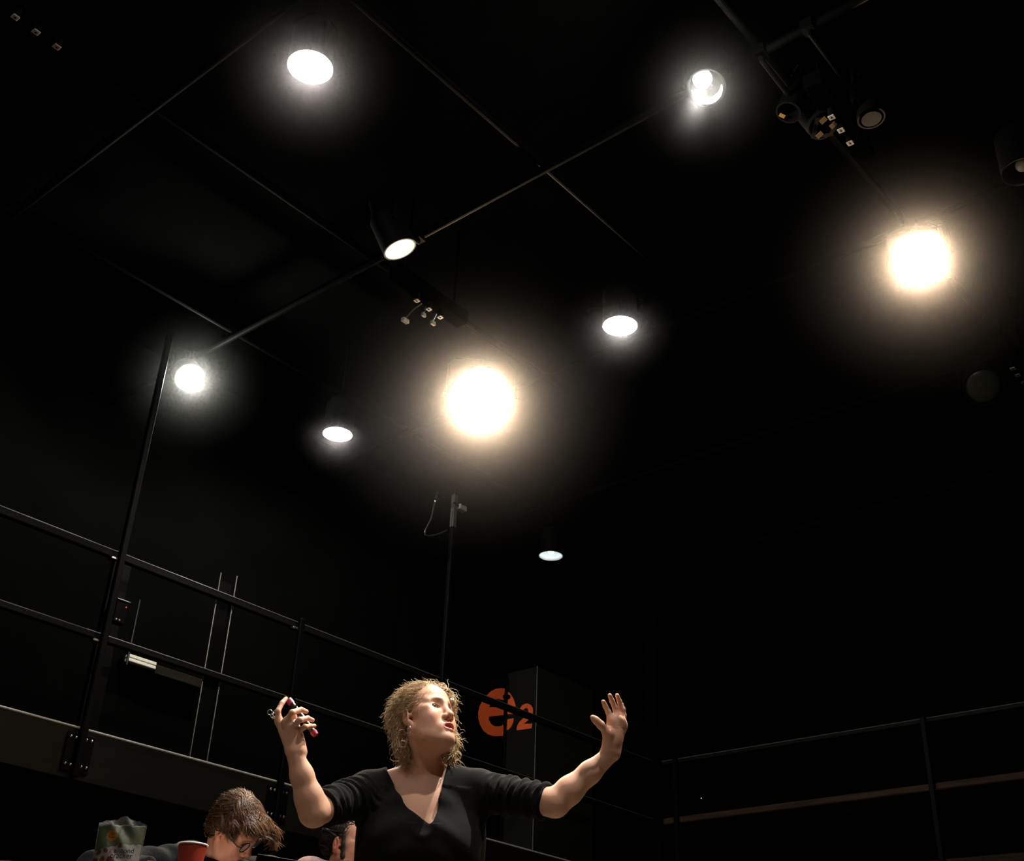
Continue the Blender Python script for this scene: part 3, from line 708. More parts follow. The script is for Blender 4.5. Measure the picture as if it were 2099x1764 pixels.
def build_head(F, H, fem=True, mouth_open=True, lids=1.0):
    k = H.k; R = H.R
    def E(c, r, kk=0.012, sub=False, rot=None): F.ell(H.P(*c), np.array(r) * k, R if rot is None else R @ rot, kk * k, sub)
    def Cn(a, b, ra, rb=None, kk=0.01): F.cone(H.P(*a), H.P(*b), ra * k, (ra if rb is None else rb) * k, kk * k)
    E((-0.018, 0, 0.042), (0.096, 0.074, 0.086), 0.01)
    E((0.028, 0, 0.045), (0.060, 0.062, 0.058), 0.03)
    E((0.024, 0, -0.028), (0.062, 0.058, 0.084), 0.03)
    jw = 0.048 if fem else 0.054
    for s in (-1, 1):
        Cn((0.002, s * jw, -0.045), (0.030, s * jw * 0.86, -0.080), 0.017, 0.017, 0.02)
        Cn((0.030, s * jw * 0.86, -0.080), (0.072, s * 0.012, -0.101), 0.017, 0.017, 0.02)
        E((0.052, s * 0.038, -0.024), (0.030, 0.028, 0.027), 0.022)                      # cheek
        E((0.040, s * 0.056, 0.0), (0.030, 0.012, 0.014), 0.02)                          # cheekbone
        Cn((0.082, s * 0.010, 0.026), (0.063, s * 0.048, 0.026), 0.0085, 0.0085, 0.016)     # brow
    for s in (-1, 1): E((0.036, s * 0.036, -0.050), (0.036, 0.026, 0.034), 0.025)            # lower cheek
    E((0.030, 0, -0.082), (0.052, 0.042, 0.030), 0.025)                                   # under the chin
    E((0.079, 0, -0.100), (0.017, 0.020, 0.016), 0.015)                                   # chin
    E((0.073, 0, -0.066), (0.024, 0.032, 0.026), 0.018)                                   # muzzle
    for s in (-1, 1): E((0.0915, s * 0.031, 0.0095), (0.0145, 0.019, 0.0135), 0.012, True)    # sockets
    Cn((0.083, 0, 0.016), (0.0985, 0, -0.022), 0.0085, 0.0105, 0.014)                      # nose bridge
    E((0.1015, 0, -0.029), (0.0130, 0.0130, 0.0115), 0.008)
    for s in (-1, 1):
        E((0.0915, s * 0.0138, -0.034), (0.0115, 0.0080, 0.0092), 0.006)                    # wings
        F.ell(H.P(0.0645, s * 0.0315, 0.006), np.array([0.0150, 0.0150, 0.0150]) * k, R, 0.006 * k)      # lids
        Cn((0.079, s * 0.018, 0.0095), (0.0765, s * 0.043, 0.0085), 0.0028, 0.0022, 0.004)  # upper lid fold
        E((0.0820, s * 0.0318, 0.0052), (0.014, 0.0148, 0.0074 * lids), 0.0015, True)     # opening
    for s in (-1, 1): E((0.0985, s * 0.0074, -0.0425), (0.0075, 0.0042, 0.0080), 0.002, True)   # nostrils
    if mouth_open: E((0.096, 0, -0.0695), (0.020, 0.0195, 0.0075), 0.003, True)
    for s in (-1, 1):
        F.chain([H.P(0.0835, s * 0.0245, -0.0680), H.P(0.0945, s * 0.0125, -0.0605), H.P(0.0985, s * 0.004, -0.0588), H.P(0.0985, 0, -0.0600)],
                np.array([0.0022, 0.0040, 0.0042, 0.0042]) * k, 0.004 * k)
        F.chain([H.P(0.0835, s * 0.0245, -0.0695), H.P(0.0925, s * 0.013, -0.0790), H.P(0.0955, 0, -0.0805)],
                np.array([0.0022, 0.0048, 0.0058]) * k, 0.004 * k)
        # ear
        a = math.radians(20) * s; ca, sa = math.cos(a), math.sin(a)
        rot = np.array([[ca, -sa, 0], [sa, ca, 0], [0, 0, 1]])
        E((-0.012, s * 0.075, 0.000), (0.0185, 0.0065, 0.0300), 0.006, rot=rot)
        E((-0.003, s * 0.0715, -0.027), (0.010, 0.006, 0.011), 0.006)
        E((-0.009, s * 0.083, 0.003), (0.0115, 0.0070, 0.0185), 0.003, True, rot=rot)
        E((0.006, s * 0.0725, -0.004), (0.005, 0.005, 0.007), 0.004)                      # tragus
        E((-0.014, s * 0.0785, 0.006), (0.0035, 0.003, 0.013), 0.003, rot=rot)            # inner fold
def skin_tint(H, V, lips=(0.62, 0.30, 0.30), blush=0.35, beard=None, brow=(0.34, 0.22, 0.14)):
    q = H.inv(V); f, l, u = q.T; al = np.abs(l)
    T = np.ones((len(V), 3))
    def mix(w, c):
        w = np.clip(w, 0, 1)[:, None]; T[:] = T * (1 - w) + T * w * np.array(c)
    inh = (np.abs(f) < 0.14) & (al < 0.1) & (u > -0.14) & (u < 0.15)
    def g(cf, cl, cu, s): return np.exp(-(((f - cf) ** 2 + (al - cl) ** 2 + (u - cu) ** 2) / s ** 2)) * inh
    mix(blush * g(0.072, 0.04, -0.028, 0.026), (1.0, 0.62, 0.58))
    mix(blush * 1.4 * g(0.108, 0.0, -0.03, 0.014), (1.0, 0.6, 0.56))
    mix(blush * g(-0.01, 0.078, 0.0, 0.03), (1.0, 0.62, 0.55))
    mix(1.2 * np.exp(-(((f - 0.0965) / 0.006) ** 2 + ((al - 0.0074) / 0.0036) ** 2 + ((u + 0.0405) / 0.0045) ** 2)) * inh, (0.30, 0.16, 0.14))  # nostril shade put into the tint
    # lips
    yc = -0.0695; w = np.clip((0.027 - al) / 0.004, 0, 1)
    top = -0.0555 - 0.25 * np.maximum(al - 0.006, 0); bot = -0.0868 + 0.5 * np.maximum(al - 0.008, 0)
    lip = w * np.clip((top - u) / 0.0015, 0, 1) * np.clip((u - bot) / 0.0015, 0, 1) * (f > 0.074) * inh
    mix(lip, lips)
    # mouth inside
    ins = ((f < 0.088) & (f > 0.068) & (al < 0.0195) & (np.abs(u - yc) < 0.0085)); mix(ins * 0.9, (0.2, 0.08, 0.08))
    # brows
    bc = 0.0285 - 0.35 * np.maximum(al - 0.035, 0); bw = np.exp(-((u - bc) / 0.0036) ** 2) * np.clip((al - 0.008) / 0.006, 0, 1) * np.clip((0.052 - al) / 0.008, 0, 1) * (f > 0.05) * inh
    mix(bw * 0.85, brow)
    lash = np.exp(-(((u - 0.0088) / 0.0018) ** 2)) * np.clip((0.0145 - np.abs(al - 0.0315)) / 0.003, 0, 1) * (f > 0.073) * inh; mix(lash * 0.7, (0.4, 0.3, 0.25))
    if beard is not None:
        w = np.clip((0.058 - np.abs(f - 0.0)) / 0.05, 0, 1) * 0
        side = np.exp(-((f - 0.020) / 0.011) ** 2) * (u < 0.05) * (u > -0.06) * (al > 0.035)
        low = np.clip((-0.062 - u) / 0.012 + 0.2 * (f < 0.05), 0, 1) * (f > 0.0) * (u < -0.045) * (u > -0.13)
        mix(np.clip(side + low, 0, 1) * inh, beard)
    return T

def eye_mesh(H, s, gaze=(0, 0)):
    n = 20; prof = []
    r = 0.0128 * H.k
    th = np.linspace(0.001, math.pi - 0.001, 22); ph = np.arange(n) * 2 * math.pi / n
    V = np.array([[math.cos(t), math.sin(t) * math.cos(p), math.sin(t) * math.sin(p)] for t in th for p in ph])
    ang = np.repeat(th, n)
    T = np.where((ang < 0.24)[:, None], (0.008, 0.008, 0.008), np.where((ang < 0.56)[:, None], (0.055, 0.050, 0.040), (0.45, 0.40, 0.37)))
    a, b = gaze
    d = np.array([math.cos(a) * math.cos(b), math.sin(a) * math.cos(b), math.sin(b)])
    x = d; y = np.cross((0, 0, 1), x); y /= np.linalg.norm(y); z = np.cross(x, y)
    V = V @ np.stack([x, y, z], 0)
    Vw = H.P(0.0645, s * 0.0315, 0.006) + r * (V @ H.R.T)
    Q = np.array([(i * n + k, (i + 1) * n + k, (i + 1) * n + (k + 1) % n, i * n + (k + 1) % n) for i in range(21) for k in range(n)])
    return Vw, Q, T

def strands(paths, rad, sides=3):
    """paths (N,P,3), rad (P,) or (N,P) -> one mesh of thin tapered tubes"""
    N, P, _ = paths.shape
    T = np.gradient(paths, axis=1); T /= np.linalg.norm(T, axis=2, keepdims=True) + 1e-9
    ref = np.zeros_like(T); ref[..., 2] = 1; ref[np.abs(T[..., 2]) > 0.9] = (1, 0, 0)
    u = np.cross(ref, T); u /= np.linalg.norm(u, axis=2, keepdims=True) + 1e-9; w = np.cross(T, u)
    rad = np.broadcast_to(rad, (N, P))
    ang = np.arange(sides) * 2 * math.pi / sides
    V = paths[:, :, None, :] + rad[:, :, None, None] * (np.cos(ang)[None, None, :, None] * u[:, :, None, :] + np.sin(ang)[None, None, :, None] * w[:, :, None, :])
    base = (np.arange(N) * P * sides)[:, None, None] + (np.arange(P - 1) * sides)[None, :, None]
    k = np.arange(sides)[None, None, :]; k1 = (k + 1) % sides
    Q = np.stack([base + k, base + k1, base + sides + k1, base + sides + k], -1).reshape(-1, 4)
    return V.reshape(-1, 3), Q
def merge(*gs):
    vs, qs, o = [], [], 0
    for v, q in gs: vs.append(v); qs.append(q + o); o += len(v)
    return np.vstack(vs), np.vstack(qs)

M_SKIN = mat('skin_fair', (0.64, 0.343, 0.228), rough=0.5, spec=0.35, attr=True, sss=0.08, var=0.07, vscale=60, bump=0.05, bscale=300)
M_SKIN2 = mat('skin_ruddy', (0.60, 0.27, 0.18), rough=0.5, spec=0.35, attr=True, sss=0.08, var=0.07, vscale=60)
M_EYE = mat('eye', (1, 1, 1), rough=0.12, spec=0.6, attr=True)
M_BLOND = mat('hair_blond', (0.50, 0.36, 0.20), rough=0.42, spec=0.5, attr=True)
M_BROWN = mat('hair_brown', (0.115, 0.055, 0.027), rough=0.45, spec=0.3, attr=True)
M_DARKH = mat('hair_dark', (0.02, 0.013, 0.009), rough=0.5, spec=0.3, attr=True)
M_KNIT = mat('black_knit', (0.0048, 0.0048, 0.0048), rough=0.9, spec=0.12, bump=0.10, bscale=420, sheen=0.03)
M_TROUSER = mat('black_trousers', (0.012, 0.012, 0.014), rough=0.9, spec=0.2)
M_SHOE = mat('black_shoe', (0.015, 0.014, 0.013), rough=0.5)
M_SILVER = mat('silver', (0.85, 0.84, 0.8), rough=0.18, metal=1.0)
M_TOOTH = mat('teeth', (0.75, 0.7, 0.6), rough=0.3)

def person(label, feet):
    return thing('person', label, 'person', room(feet), rotz=YAW)
def pobj(name, V, Q, m, t, feet, tint=None, smooth=True):
    return obj(name, (np.asarray(V) - feet, np.asarray(Q)), m, t, smooth=smooth, tint=tint)
def poly_sdf(pts):
    """signed distance (negative inside) to a polygon in the x-z plane, extruded along y"""
    P = np.asarray(pts, float)
    def fn(x, z):
        d = np.full(np.broadcast(x, z).shape, 1e9); s = np.ones_like(d)
        n = len(P)
        for i in range(n):
            a, b = P[i], P[(i + 1) % n]; e = b - a
            wx, wz = x - a[0], z - a[1]
            t = np.clip((wx * e[0] + wz * e[1]) / (e @ e), 0, 1)
            d = np.minimum(d, (wx - e[0] * t) ** 2 + (wz - e[1] * t) ** 2)
            c1 = (z >= a[1]) & (z < b[1]) & (e[0] * wz > e[1] * wx)
            c2 = (z < a[1]) & (z >= b[1]) & (e[0] * wz < e[1] * wx)
            s = np.where(c1 | c2, -s, s)
        return s * np.sqrt(d)
    return fn

# ---------------------------------------------------------------- the woman
HW = Head((-0.244, 3.847, 1.550), 50.0, 19.0, -4.0, 1.04)
YT = 3.89                                                   # depth of the shoulders
D_ = at_depth
neck0 = HW.P(-0.012, 0, -0.05); neckb = D_(866, 1598, YT + 0.02)
shR, shL = D_(748, 1624, YT), D_(988, 1622, YT)             # her right is at the left of the picture
elR, wrR = D_(643, 1664, 3.66), D_(604, 1543, 3.60)
elL, wrL = D_(1138, 1645, 3.75), D_(1252, 1545, 3.72)
feetW = np.array([-0.21, YT + 0.02, 0.0])
pelvis = np.array([-0.21, YT + 0.03, 0.90]); chest = D_(870, 1700, YT + 0.02)
hipx = np.array([0.095, 0, 0])
B = Field()
def torso(F, g=0.0, arms=True, k=0.03):
    F.ell(chest + (-0.008, 0.0, -0.02), (0.172 + 2 * g, 0.112 + g, 0.185 + g), k=k)
    F.ell(chest + (0, 0.01, 0.09), (0.150 + g, 0.085 + g, 0.10 + g), k=k + 0.02)
    F.ell((pelvis + chest) / 2 + (-0.008, 0, 0.0), (0.150 + 2 * g, 0.10 + g, 0.17 + g), k=0.05)
    F.ell(pelvis + (0, 0, 0.0), (0.172 + g, 0.125 + g, 0.14 + g), k=0.05)
    for s in (-1, 1):
        F.ell(chest + (s * 0.076, -0.078, -0.055), (0.072 + g, 0.062 + g, 0.074 + g), k=0.035)
    F.cone(neckb + (0, 0.01, 0.015), shR + (0.02, 0, 0.012), 0.044 + g, 0.046 + g, k=0.04)
    F.cone(neckb + (0, 0.01, 0.015), shL - (0.02, 0, -0.012), 0.044 + g, 0.046 + g, k=0.04)
    F.cone(shR, elR, 0.053 + g, 0.042 + g, k=0.03)
    F.cone(shL, elL, 0.053 + g, 0.042 + g, k=0.03)
torso(B)
B.cone(neck0, neckb, 0.052, 0.058, k=0.03)
B.cone(HW.P(-0.03, 0, -0.03), neckb + (0, 0.02, 0.0), 0.045, 0.056, k=0.03)
for s, e in ((1, 0.75),):
    B.cone(HW.P(-0.01, -0.055, -0.045), neckb + (0.02, -0.045, -0.005), 0.011, 0.010, k=0.02)      # neck tendon towards the notch
for q_ in (shR, shL):                                       # collar bones
    a_ = neckb + (0.02, -0.058, -0.03); B.cone(a_, a_ + 0.5 * (q_ - a_) + (0, -0.01, 0), 0.010, 0.008, k=0.025)
def forearm(F, e, w, k=0.02):
    d = w - e; m1 = e + d * 0.25; m2 = e + d * 0.62
    F.chain([e, m1, m2, w], [0.040, 0.0402, 0.0325, 0.0250], k)
forearm(B, elR, wrR); forearm(B, elL, wrL)
for s in (-1, 1):
    B.cone(pelvis + s * hipx + (0, 0, -0.05), pelvis + s * hipx * 1.1 + (0, 0, -0.47), 0.082, 0.055, k=0.03)
    B.cone(pelvis + s * hipx * 1.1 + (0, 0, -0.47), np.array([feetW[0] + s * 0.11, feetW[1], 0.07]), 0.055, 0.036, k=0.02)
    B.cone((feetW[0] + s * 0.11, feetW[1] + 0.02, 0.04), (feetW[0] + s * 0.13, feetW[1] - 0.15, 0.03), 0.034, 0.026, k=0.02)
build_head(B, HW, True, True)

# her right hand (left in the picture), closed round a small tube, index finger raised
def hand_R():
    K = 3.585
    mcp = [D_(571.5, 1478, K + 0.012), D_(586.5, 1479.5, K - 0.008), D_(599, 1488, K - 0.008), D_(609.5, 1498.5, K + 0.002)]
    fing = [
        [mcp[0], D_(569.5, 1457, K + 0.0), D_(577.5, 1441, K + 0.012), D_(586, 1431.5, K + 0.028)],
        [mcp[1], D_(599, 1460, K - 0.030), D_(617, 1454, K - 0.006), D_(628, 1458, K + 0.016)],
        [mcp[2], D_(614.5, 1475, K - 0.030), D_(630.5, 1471.5, K - 0.004), D_(640.5, 1475.5, K + 0.016)],
        [mcp[3], D_(625.5, 1489, K - 0.020), D_(636, 1487.5, K + 0.0), D_(644.5, 1487, K + 0.016)]]
    rr = [(0.0098, 0.0086, 0.0076, 0.0066), (0.0102, 0.0092, 0.0080, 0.0068), (0.0098, 0.0088, 0.0076, 0.0066), (0.0088, 0.0078, 0.0068, 0.0060)]
    for p, r in zip(fing, rr): B.chain(p, r, 0.004)
    wc = wrR
    for i, m in enumerate(mcp):
        a = wc + np.array([(-0.014, 0, 0.012), (-0.006, -0.004, 0.014), (0.006, -0.004, 0.012), (0.014, 0, 0.008)][i])
        B.cone(a, m, 0.0165, 0.0115, 0.014)
        B.cone(a + (0.004, 0.016, 0), m * 0.8 + a * 0.2 + np.array([0.004, 0.014, 0]), 0.015, 0.010, 0.014)
    # thumb, behind, pressing on the tube from the palm side
    tb = D_(604, 1518, K + 0.035); B.chain([wc + (0.0, 0.015, 0.015), tb, D_(607, 1489, K + 0.055), D_(603, 1467, K + 0.052)], (0.016, 0.0135, 0.0108, 0.0085), 0.006)
    return fing
fR = hand_R()
# her left hand (right in the picture), open, fingers spread upward
def hand_L():
    K = 3.70
    mcp = [D_(1254.5, 1479, K - 0.012), D_(1265, 1474, K - 0.002), D_(1273, 1480, K + 0.012), D_(1276, 1489, K + 0.028)]
    fing = [
        [mcp[0], D_(1247, 1459, K - 0.018), D_(1241, 1447, K - 0.026), D_(1236.8, 1438, K - 0.036)],
        [mcp[1], D_(1261, 1450, K - 0.008), D_(1254.5, 1436, K - 0.018), D_(1250, 1425, K - 0.030)],
        [mcp[2], D_(1274.5, 1453, K + 0.006), D_(1269.5, 1437, K - 0.004), D_(1265, 1425, K - 0.016)],
        [mcp[3], D_(1279, 1466, K + 0.028), D_(1277.5, 1453, K + 0.022), D_(1274.5, 1443, K + 0.012)]]
    rr = [(0.0100, 0.0088, 0.0078, 0.0068), (0.0102, 0.0090, 0.0080, 0.0068), (0.0096, 0.0086, 0.0076, 0.0066), (0.0086, 0.0076, 0.0068, 0.0060)]
    for p, r in zip(fing, rr): B.chain(p, r, 0.004)
    for i, m in enumerate(mcp):
        a = wrL + np.array([(-0.010, -0.012, 0.012), (0.0, -0.006, 0.010), (0.007, 0.004, 0.010), (0.009, 0.012, 0.008)][i])
        B.cone(a, m, 0.0170, 0.0125, 0.020)
    B.ell((mcp[1] + wrL) / 2 + (-0.004, -0.010, 0.0), (0.022, 0.020, 0.036), k=0.02)
    tb = D_(1246, 1503, K - 0.022)
    B.chain([wrL + (-0.008, -0.012, 0.012), tb, D_(1231, 1485, K - 0.042), D_(1221, 1475.5, K - 0.050), D_(1214.5, 1469.5, K - 0.056)], (0.0175, 0.0140, 0.0102, 0.0088, 0.0070), 0.014)
    return fing
fL = hand_L()
dR = (elR - shR) / np.linalg.norm(elR - shR); dL = (elL - shL) / np.linalg.norm(elL - shL)
ub = (np.array([-0.455, 3.60, 1.20]), np.array([-0.035, 4.07, 1.75]))
inu = lambda c: ((c > ub[0]) & (c < ub[1])).all(1)
bR = (np.array([elR[0] - 0.13, 3.46, elR[2] - 0.075]), np.array([elR[0] + 0.075, 3.80, wrR[2] + 0.23]))
bL = (np.array([elL[0] - 0.075, 3.55, elL[2] - 0.075]), np.array([wrL[0] + 0.10, 3.86, wrL[2] + 0.24]))
armR = lambda c: ((c > bR[0]) & (c < bR[1])).all(1) & ((c - elR) @ dR > -0.062)
armL = lambda c: ((c > bL[0]) & (c < bL[1])).all(1) & ((c - elL) @ dL > -0.050)
zw = 1.02
V, Q = mesh_blocks(B, [
    (ub[0] - 0.01, ub[1] + 0.01, 0.0023, inu),
    (bR[0] - 0.006, bR[1], 0.0018, armR),
    (bL[0] - 0.006, bL[1], 0.0018, armL),
    (np.array([-0.80, 3.5, zw - 0.02]), np.array([0.30, 4.1, 1.60]), 0.005,
     lambda c: ~inu(c) & ~armR(c) & ~armL(c) & (c[:, 2] > zw)),
    (np.array([-0.55, 3.6, -0.02]), np.array([0.15, 4.15, zw + 0.03]), 0.010, lambda c: c[:, 2] <= zw + 0.002)])
W = person('woman in black V-neck sweater speaking with both arms raised', feetW)
T = skin_tint(HW, V, lips=(0.66, 0.33, 0.36))
for fr in (fR, fL):                                         # finger tips a little redder
    for p in fr:
        w = np.exp(-(((V - p[-1]) ** 2).sum(1)) / 0.010 ** 2)[:, None]; T = T * (1 - 0.5 * w) + T * 0.5 * w * np.array([1.0, 0.72, 0.66])
pobj('body', V, Q, M_SKIN, W, feetW, T)
for s in (-1, 1):
    v, q, tt = eye_mesh(HW, s, (-0.30, 0.05)); pobj('eye', v, q, M_EYE, W, feetW, tt)
# upper teeth
tv = [HW.P(0.0885 - 0.6 * (a * 0.0165) ** 2 / 0.03, a * 0.0165, -0.0655 + dz) for dz in (0.004, -0.0028) for a in np.linspace(-1, 1, 9)]
tv += [p - HW.f * 0.004 for p in tv]
tq = [(i, i + 1, i + 10, i + 9) for i in range(8)] + [(18 + i, 27 + i, 28 + i, 19 + i) for i in range(8)] + [(9 + i, 10 + i, 28 + i, 27 + i) for i in range(8)]
pobj('teeth', np.array(tv), np.array(tq), M_TOOTH, W, feetW)

# sweater: the torso and upper arms inflated, cut at neckline, cuffs and hem
S = Field(); torso(S, 0.010)
S.ell(chest + (-0.005, -0.055, -0.06), (0.16, 0.085, 0.095), k=0.05)
S.cone(shR + (0.05, 0, -0.06), chest + (-0.15, 0, -0.16), 0.055, 0.06, k=0.05); S.cone(shL + (-0.05, 0, -0.06), chest + (0.13, 0, -0.16), 0.055, 0.06, k=0.05)                      # cloth spans the bust
vpx = [(790, 1566), (806, 1600), (825, 1640), (852, 1668), (882, 1692), (890, 1684), (897, 1650), (905, 1606), (915, 1560), (918, 1520), (785, 1520)]
vp = [D_(x, y, YT - 0.10) for x, y in vpx]
psd = poly_sdf([(p[0], p[2]) for p in vp])
ycut = YT + 0.035
S.func(lambda x, y, z: np.maximum(np.broadcast_to(psd(x, z), np.broadcast(x, y, z).shape), y - ycut).astype(np.float32),
       (-0.6, 3.6, 1.15), (0.2, 4.1, 1.7), 0.003)
S.cone(neckb + (0, 0.012, -0.03), neckb + (0, 0.012, 0.10), 0.070, 0.085, k=0.004, sub=True)
def cut(F, p, n, ext=0.085):
    n = np.asarray(n) / np.linalg.norm(n)
    F.func(lambda x, y, z: (-((x - p[0]) * n[0] + (y - p[1]) * n[1] + (z - p[2]) * n[2])).astype(np.float32), p - ext + np.minimum(n * 0.06, 0), p + ext + np.maximum(n * 0.06, 0), 0.003)
dR = (elR - shR) / np.linalg.norm(elR - shR); dL = (elL - shL) / np.linalg.norm(elL - shL)
cut(S, elR - dR * 0.040, dR); cut(S, elL - dL * 0.028, dL)
cut(S, np.array([pelvis[0], pelvis[1], 0.86]), (0, 0, -1), 0.3)
V, Q = surface_nets(*S.grid((-0.62, 3.55, 0.82), (0.30, 4.12, 1.56), 0.0045), 0.0045)
N = vnormals(V, Q)
def folds(V):
    out = np.zeros(len(V))
    for a, d, L in ((shR, dR, np.linalg.norm(elR - shR)), (shL, dL, np.linalg.norm(elL - shL))):
        s = (V - a) @ d; rr = np.linalg.norm(V - a - np.outer(s, d), axis=1)
        w = np.clip((s - 0.02) / 0.05, 0, 1) * np.clip((L - 0.005 - s) / 0.03, 0, 1) * (rr < 0.09)
        ph = 60 * V[:, 2] + 25 * V[:, 1]
        out += w * (0.0042 * np.sin(s * 190 + 1.3 * np.sin(ph) + 2) + 0.0028 * np.sin(s * 330 + 2.1 * np.sin(ph * 0.7 + 1)))
    c = chest; x = V[:, 0] - c[0]; z = V[:, 2] - c[2]
    f = (V[:, 1] < c[1])
    out += f * 0.0035 * np.sin(70 * (z + 0.6 * np.abs(x)) + 6 * x) * np.exp(-((np.abs(x) - 0.08) / 0.06) ** 2) * (z < 0.12)
    r = np.hypot(x - 0.005, (z + 0.015) * 1.0); out += f * 0.006 * np.exp(-((r - 0.035) / 0.014) ** 2) * (z < -0.01) * (np.abs(x) < 0.06)   # cowl fold under the V
    return out
V = V + N * folds(V)[:, None]
pobj('sweater', V, Q, M_KNIT, W, feetW)
# trousers and shoes (below the picture)
TR = Field()
TR.ell(pelvis + (0, 0, -0.01), (0.180, 0.133, 0.14), k=0.04)
for s in (-1, 1):
    TR.cone(pelvis + s * hipx + (0, 0, -0.05), pelvis + s * hipx * 1.1 + (0, 0, -0.47), 0.095, 0.072, k=0.03)
    TR.cone(pelvis + s * hipx * 1.1 + (0, 0, -0.47), np.array([feetW[0] + s * 0.11, feetW[1], 0.10]), 0.072, 0.062, k=0.03)
cut(TR, np.array([pelvis[0], pelvis[1], 0.955]), (0, 0, 1), 0.25)
V, Q = surface_nets(*TR.grid((-0.55, 3.65, 0.02), (0.14, 4.15, 1.05), 0.010), 0.010)
pobj('trousers', V, Q, M_TROUSER, W, feetW)
for s in (-1, 1):
    SH = Field(); fx = feetW[0] + s * 0.115
    SH.cone((fx, feetW[1] + 0.03, 0.048), (fx + s * 0.018, feetW[1] - 0.15, 0.036), 0.044, 0.036, k=0.02)
    SH.cone((fx, feetW[1] + 0.01, 0.05), (fx, feetW[1] + 0.01, 0.10), 0.043, 0.045, k=0.02)
    SH.func(lambda x, y, z: (z + 0 * x + 0 * y).astype(np.float32), (fx - 0.1, feetW[1] - 0.25, -0.05), (fx + 0.1, feetW[1] + 0.12, 0.0), 0.004)
    V, Q = surface_nets(*SH.grid((fx - 0.09, feetW[1] - 0.24, -0.03), (fx + 0.09, feetW[1] + 0.12, 0.17), 0.008), 0.008)
    pobj('shoe', V, Q, M_SHOE, W, feetW)

# hair: soft mass plus several thousand wavy strands
rng = np.random.default_rng(11)
def hair_mass_W():
    F = Field(); k = HW.k; R = HW.R
    def E(c, r, kk=0.012, sub=False): F.ell(HW.P(*c), np.array(r) * k, R, kk * k, sub)
    E((-0.018, 0, 0.046), (0.099, 0.080, 0.088), 0.01)
    E((-0.056, -0.004, 0.0), (0.040, 0.069, 0.074), 0.03)
    E((-0.060, -0.016, -0.050), (0.032, 0.048, 0.048), 0.03)
    E((0.118, 0, -0.030), (0.082, 0.105, 0.117), 0.012, True)                # face opening
    E((0.012, -0.094, -0.022), (0.040, 0.034, 0.046), 0.008, True)            # bare ear, near side
    F.chain([HW.P(0.040, 0.020, 0.118), HW.P(0.066, 0.045, 0.095), HW.P(0.070, 0.062, 0.060), HW.P(0.055, 0.074, 0.020)], np.array([0.012, 0.011, 0.010, 0.010]) * k, 0.012 * k)
    F.chain([HW.P(0.035, 0.074, 0.055), HW.P(0.030, 0.082, 0.0), HW.P(0.034, 0.078, -0.06), HW.P(0.026, 0.072, -0.115)], np.array([0.012, 0.015, 0.014, 0.008]) * k, 0.012 * k)
    F.chain([HW.P(-0.068, -0.022, -0.075), HW.P(-0.062, -0.026, -0.096)], np.array([0.024, 0.012]) * k, 0.02 * k)
    return F
HF = hair_mass_W()
HV, HQ = surface_nets(*HF.grid(HW.C - 0.21, HW.C + 0.2, 0.004), 0.004)
HN = vnormals(HV, HQ)
q = HW.inv(HV)
flow_ph = 190 * q[:, 2] + 120 * q[:, 0] + 70 * np.sin(30 * q[:, 1])
HVb = HV + HN * (0.0022 * np.sin(flow_ph) - 0.003)[:, None]
tint0 = 0.55 + 0.25 * np.sin(flow_ph)[:, None] * np.ones(3)
def grow(H, roots, normals, flow, n=12, length=0.07, curl=0.006, turns=2.2, lift=0.25, grav=0.4, seed=1, noise=0.28, jit=0.10, hug=0.0):
    r = np.random.default_rng(seed); N = len(roots)
    L = length * (0.55 + 0.9 * r.random(N)); st = L / (n - 1)
    p = roots.copy(); out = [p.copy()]
    d = flow + noise * r.normal(size=(N, 3)); d /= np.linalg.norm(d, axis=1)[:, None]
    lf = lift * r.random(N) ** 2
    for i in range(1, n):
        t = i / (n - 1)
        d = d + normals * (lf * 0.35)[:, None] * (1 - t) - np.array([0, 0, 1.0]) * grav * 0.18 * t + jit * r.normal(size=(N, 3))
        if hug > 0:
            nr = p - H.C; nr /= np.linalg.norm(nr, axis=1)[:, None]; d = d - nr * (hug * st / 0.095)[:, None]
        d /= np.linalg.norm(d, axis=1)[:, None]; p = p + d * st[:, None]; out.append(p.copy())
    path = np.stack(out, 1)
    T = np.gradient(path, axis=1); T /= np.linalg.norm(T, axis=2, keepdims=True)
    u = np.cross(T, normals[:, None, :]); u /= np.linalg.norm(u, axis=2, keepdims=True) + 1e-9; w = np.cross(T, u)
    tt = np.linspace(0, 1, n)[None, :]; ph = r.random(N)[:, None] * 6.28; tu = (turns * (0.6 + 0.8 * r.random(N)))[:, None]
    amp = curl * (0.4 + 1.2 * r.random(N))[:, None] * tt ** 0.8
    return path + (amp * np.cos(ph + tu * 6.28 * tt))[:, :, None] * u + (amp * np.sin(ph + tu * 6.28 * tt))[:, :, None] * w
def pick(V, N, H, n, weight=None, seed=3):
    r = np.random.default_rng(seed); w = np.ones(len(V)) if weight is None else weight
    i = r.choice(len(V), n, p=w / w.sum()); return V[i] + r.normal(size=(n, 3)) * 0.0015, N[i], i
P_, N_, I_ = pick(HV, HN, HW, 7600)
q_ = HW.inv(P_); ok = (((q_ - np.array([0.118, 0, -0.030])) / np.array([0.086, 0.110, 0.122])) ** 2).sum(1) > 1.0
ok |= (q_[:, 1] > 0.06) | ((q_[:, 1] > 0.012) & (q_[:, 2] > 0.03))
P_, N_ = P_[ok], N_[ok]
qq = HW.inv(P_)
back = np.clip((0.07 - qq[:, 0]) / 0.15, 0, 1)[:, None]
fl = (-HW.f) * (1.15 - 0.8 * back) + (-HW.u) * (0.12 + 1.0 * back * np.clip((0.09 - qq[:, 2]) / 0.12, 0.1, 1)[:, None]) + np.sign(qq[:, 1])[:, None] * HW.l * 0.25
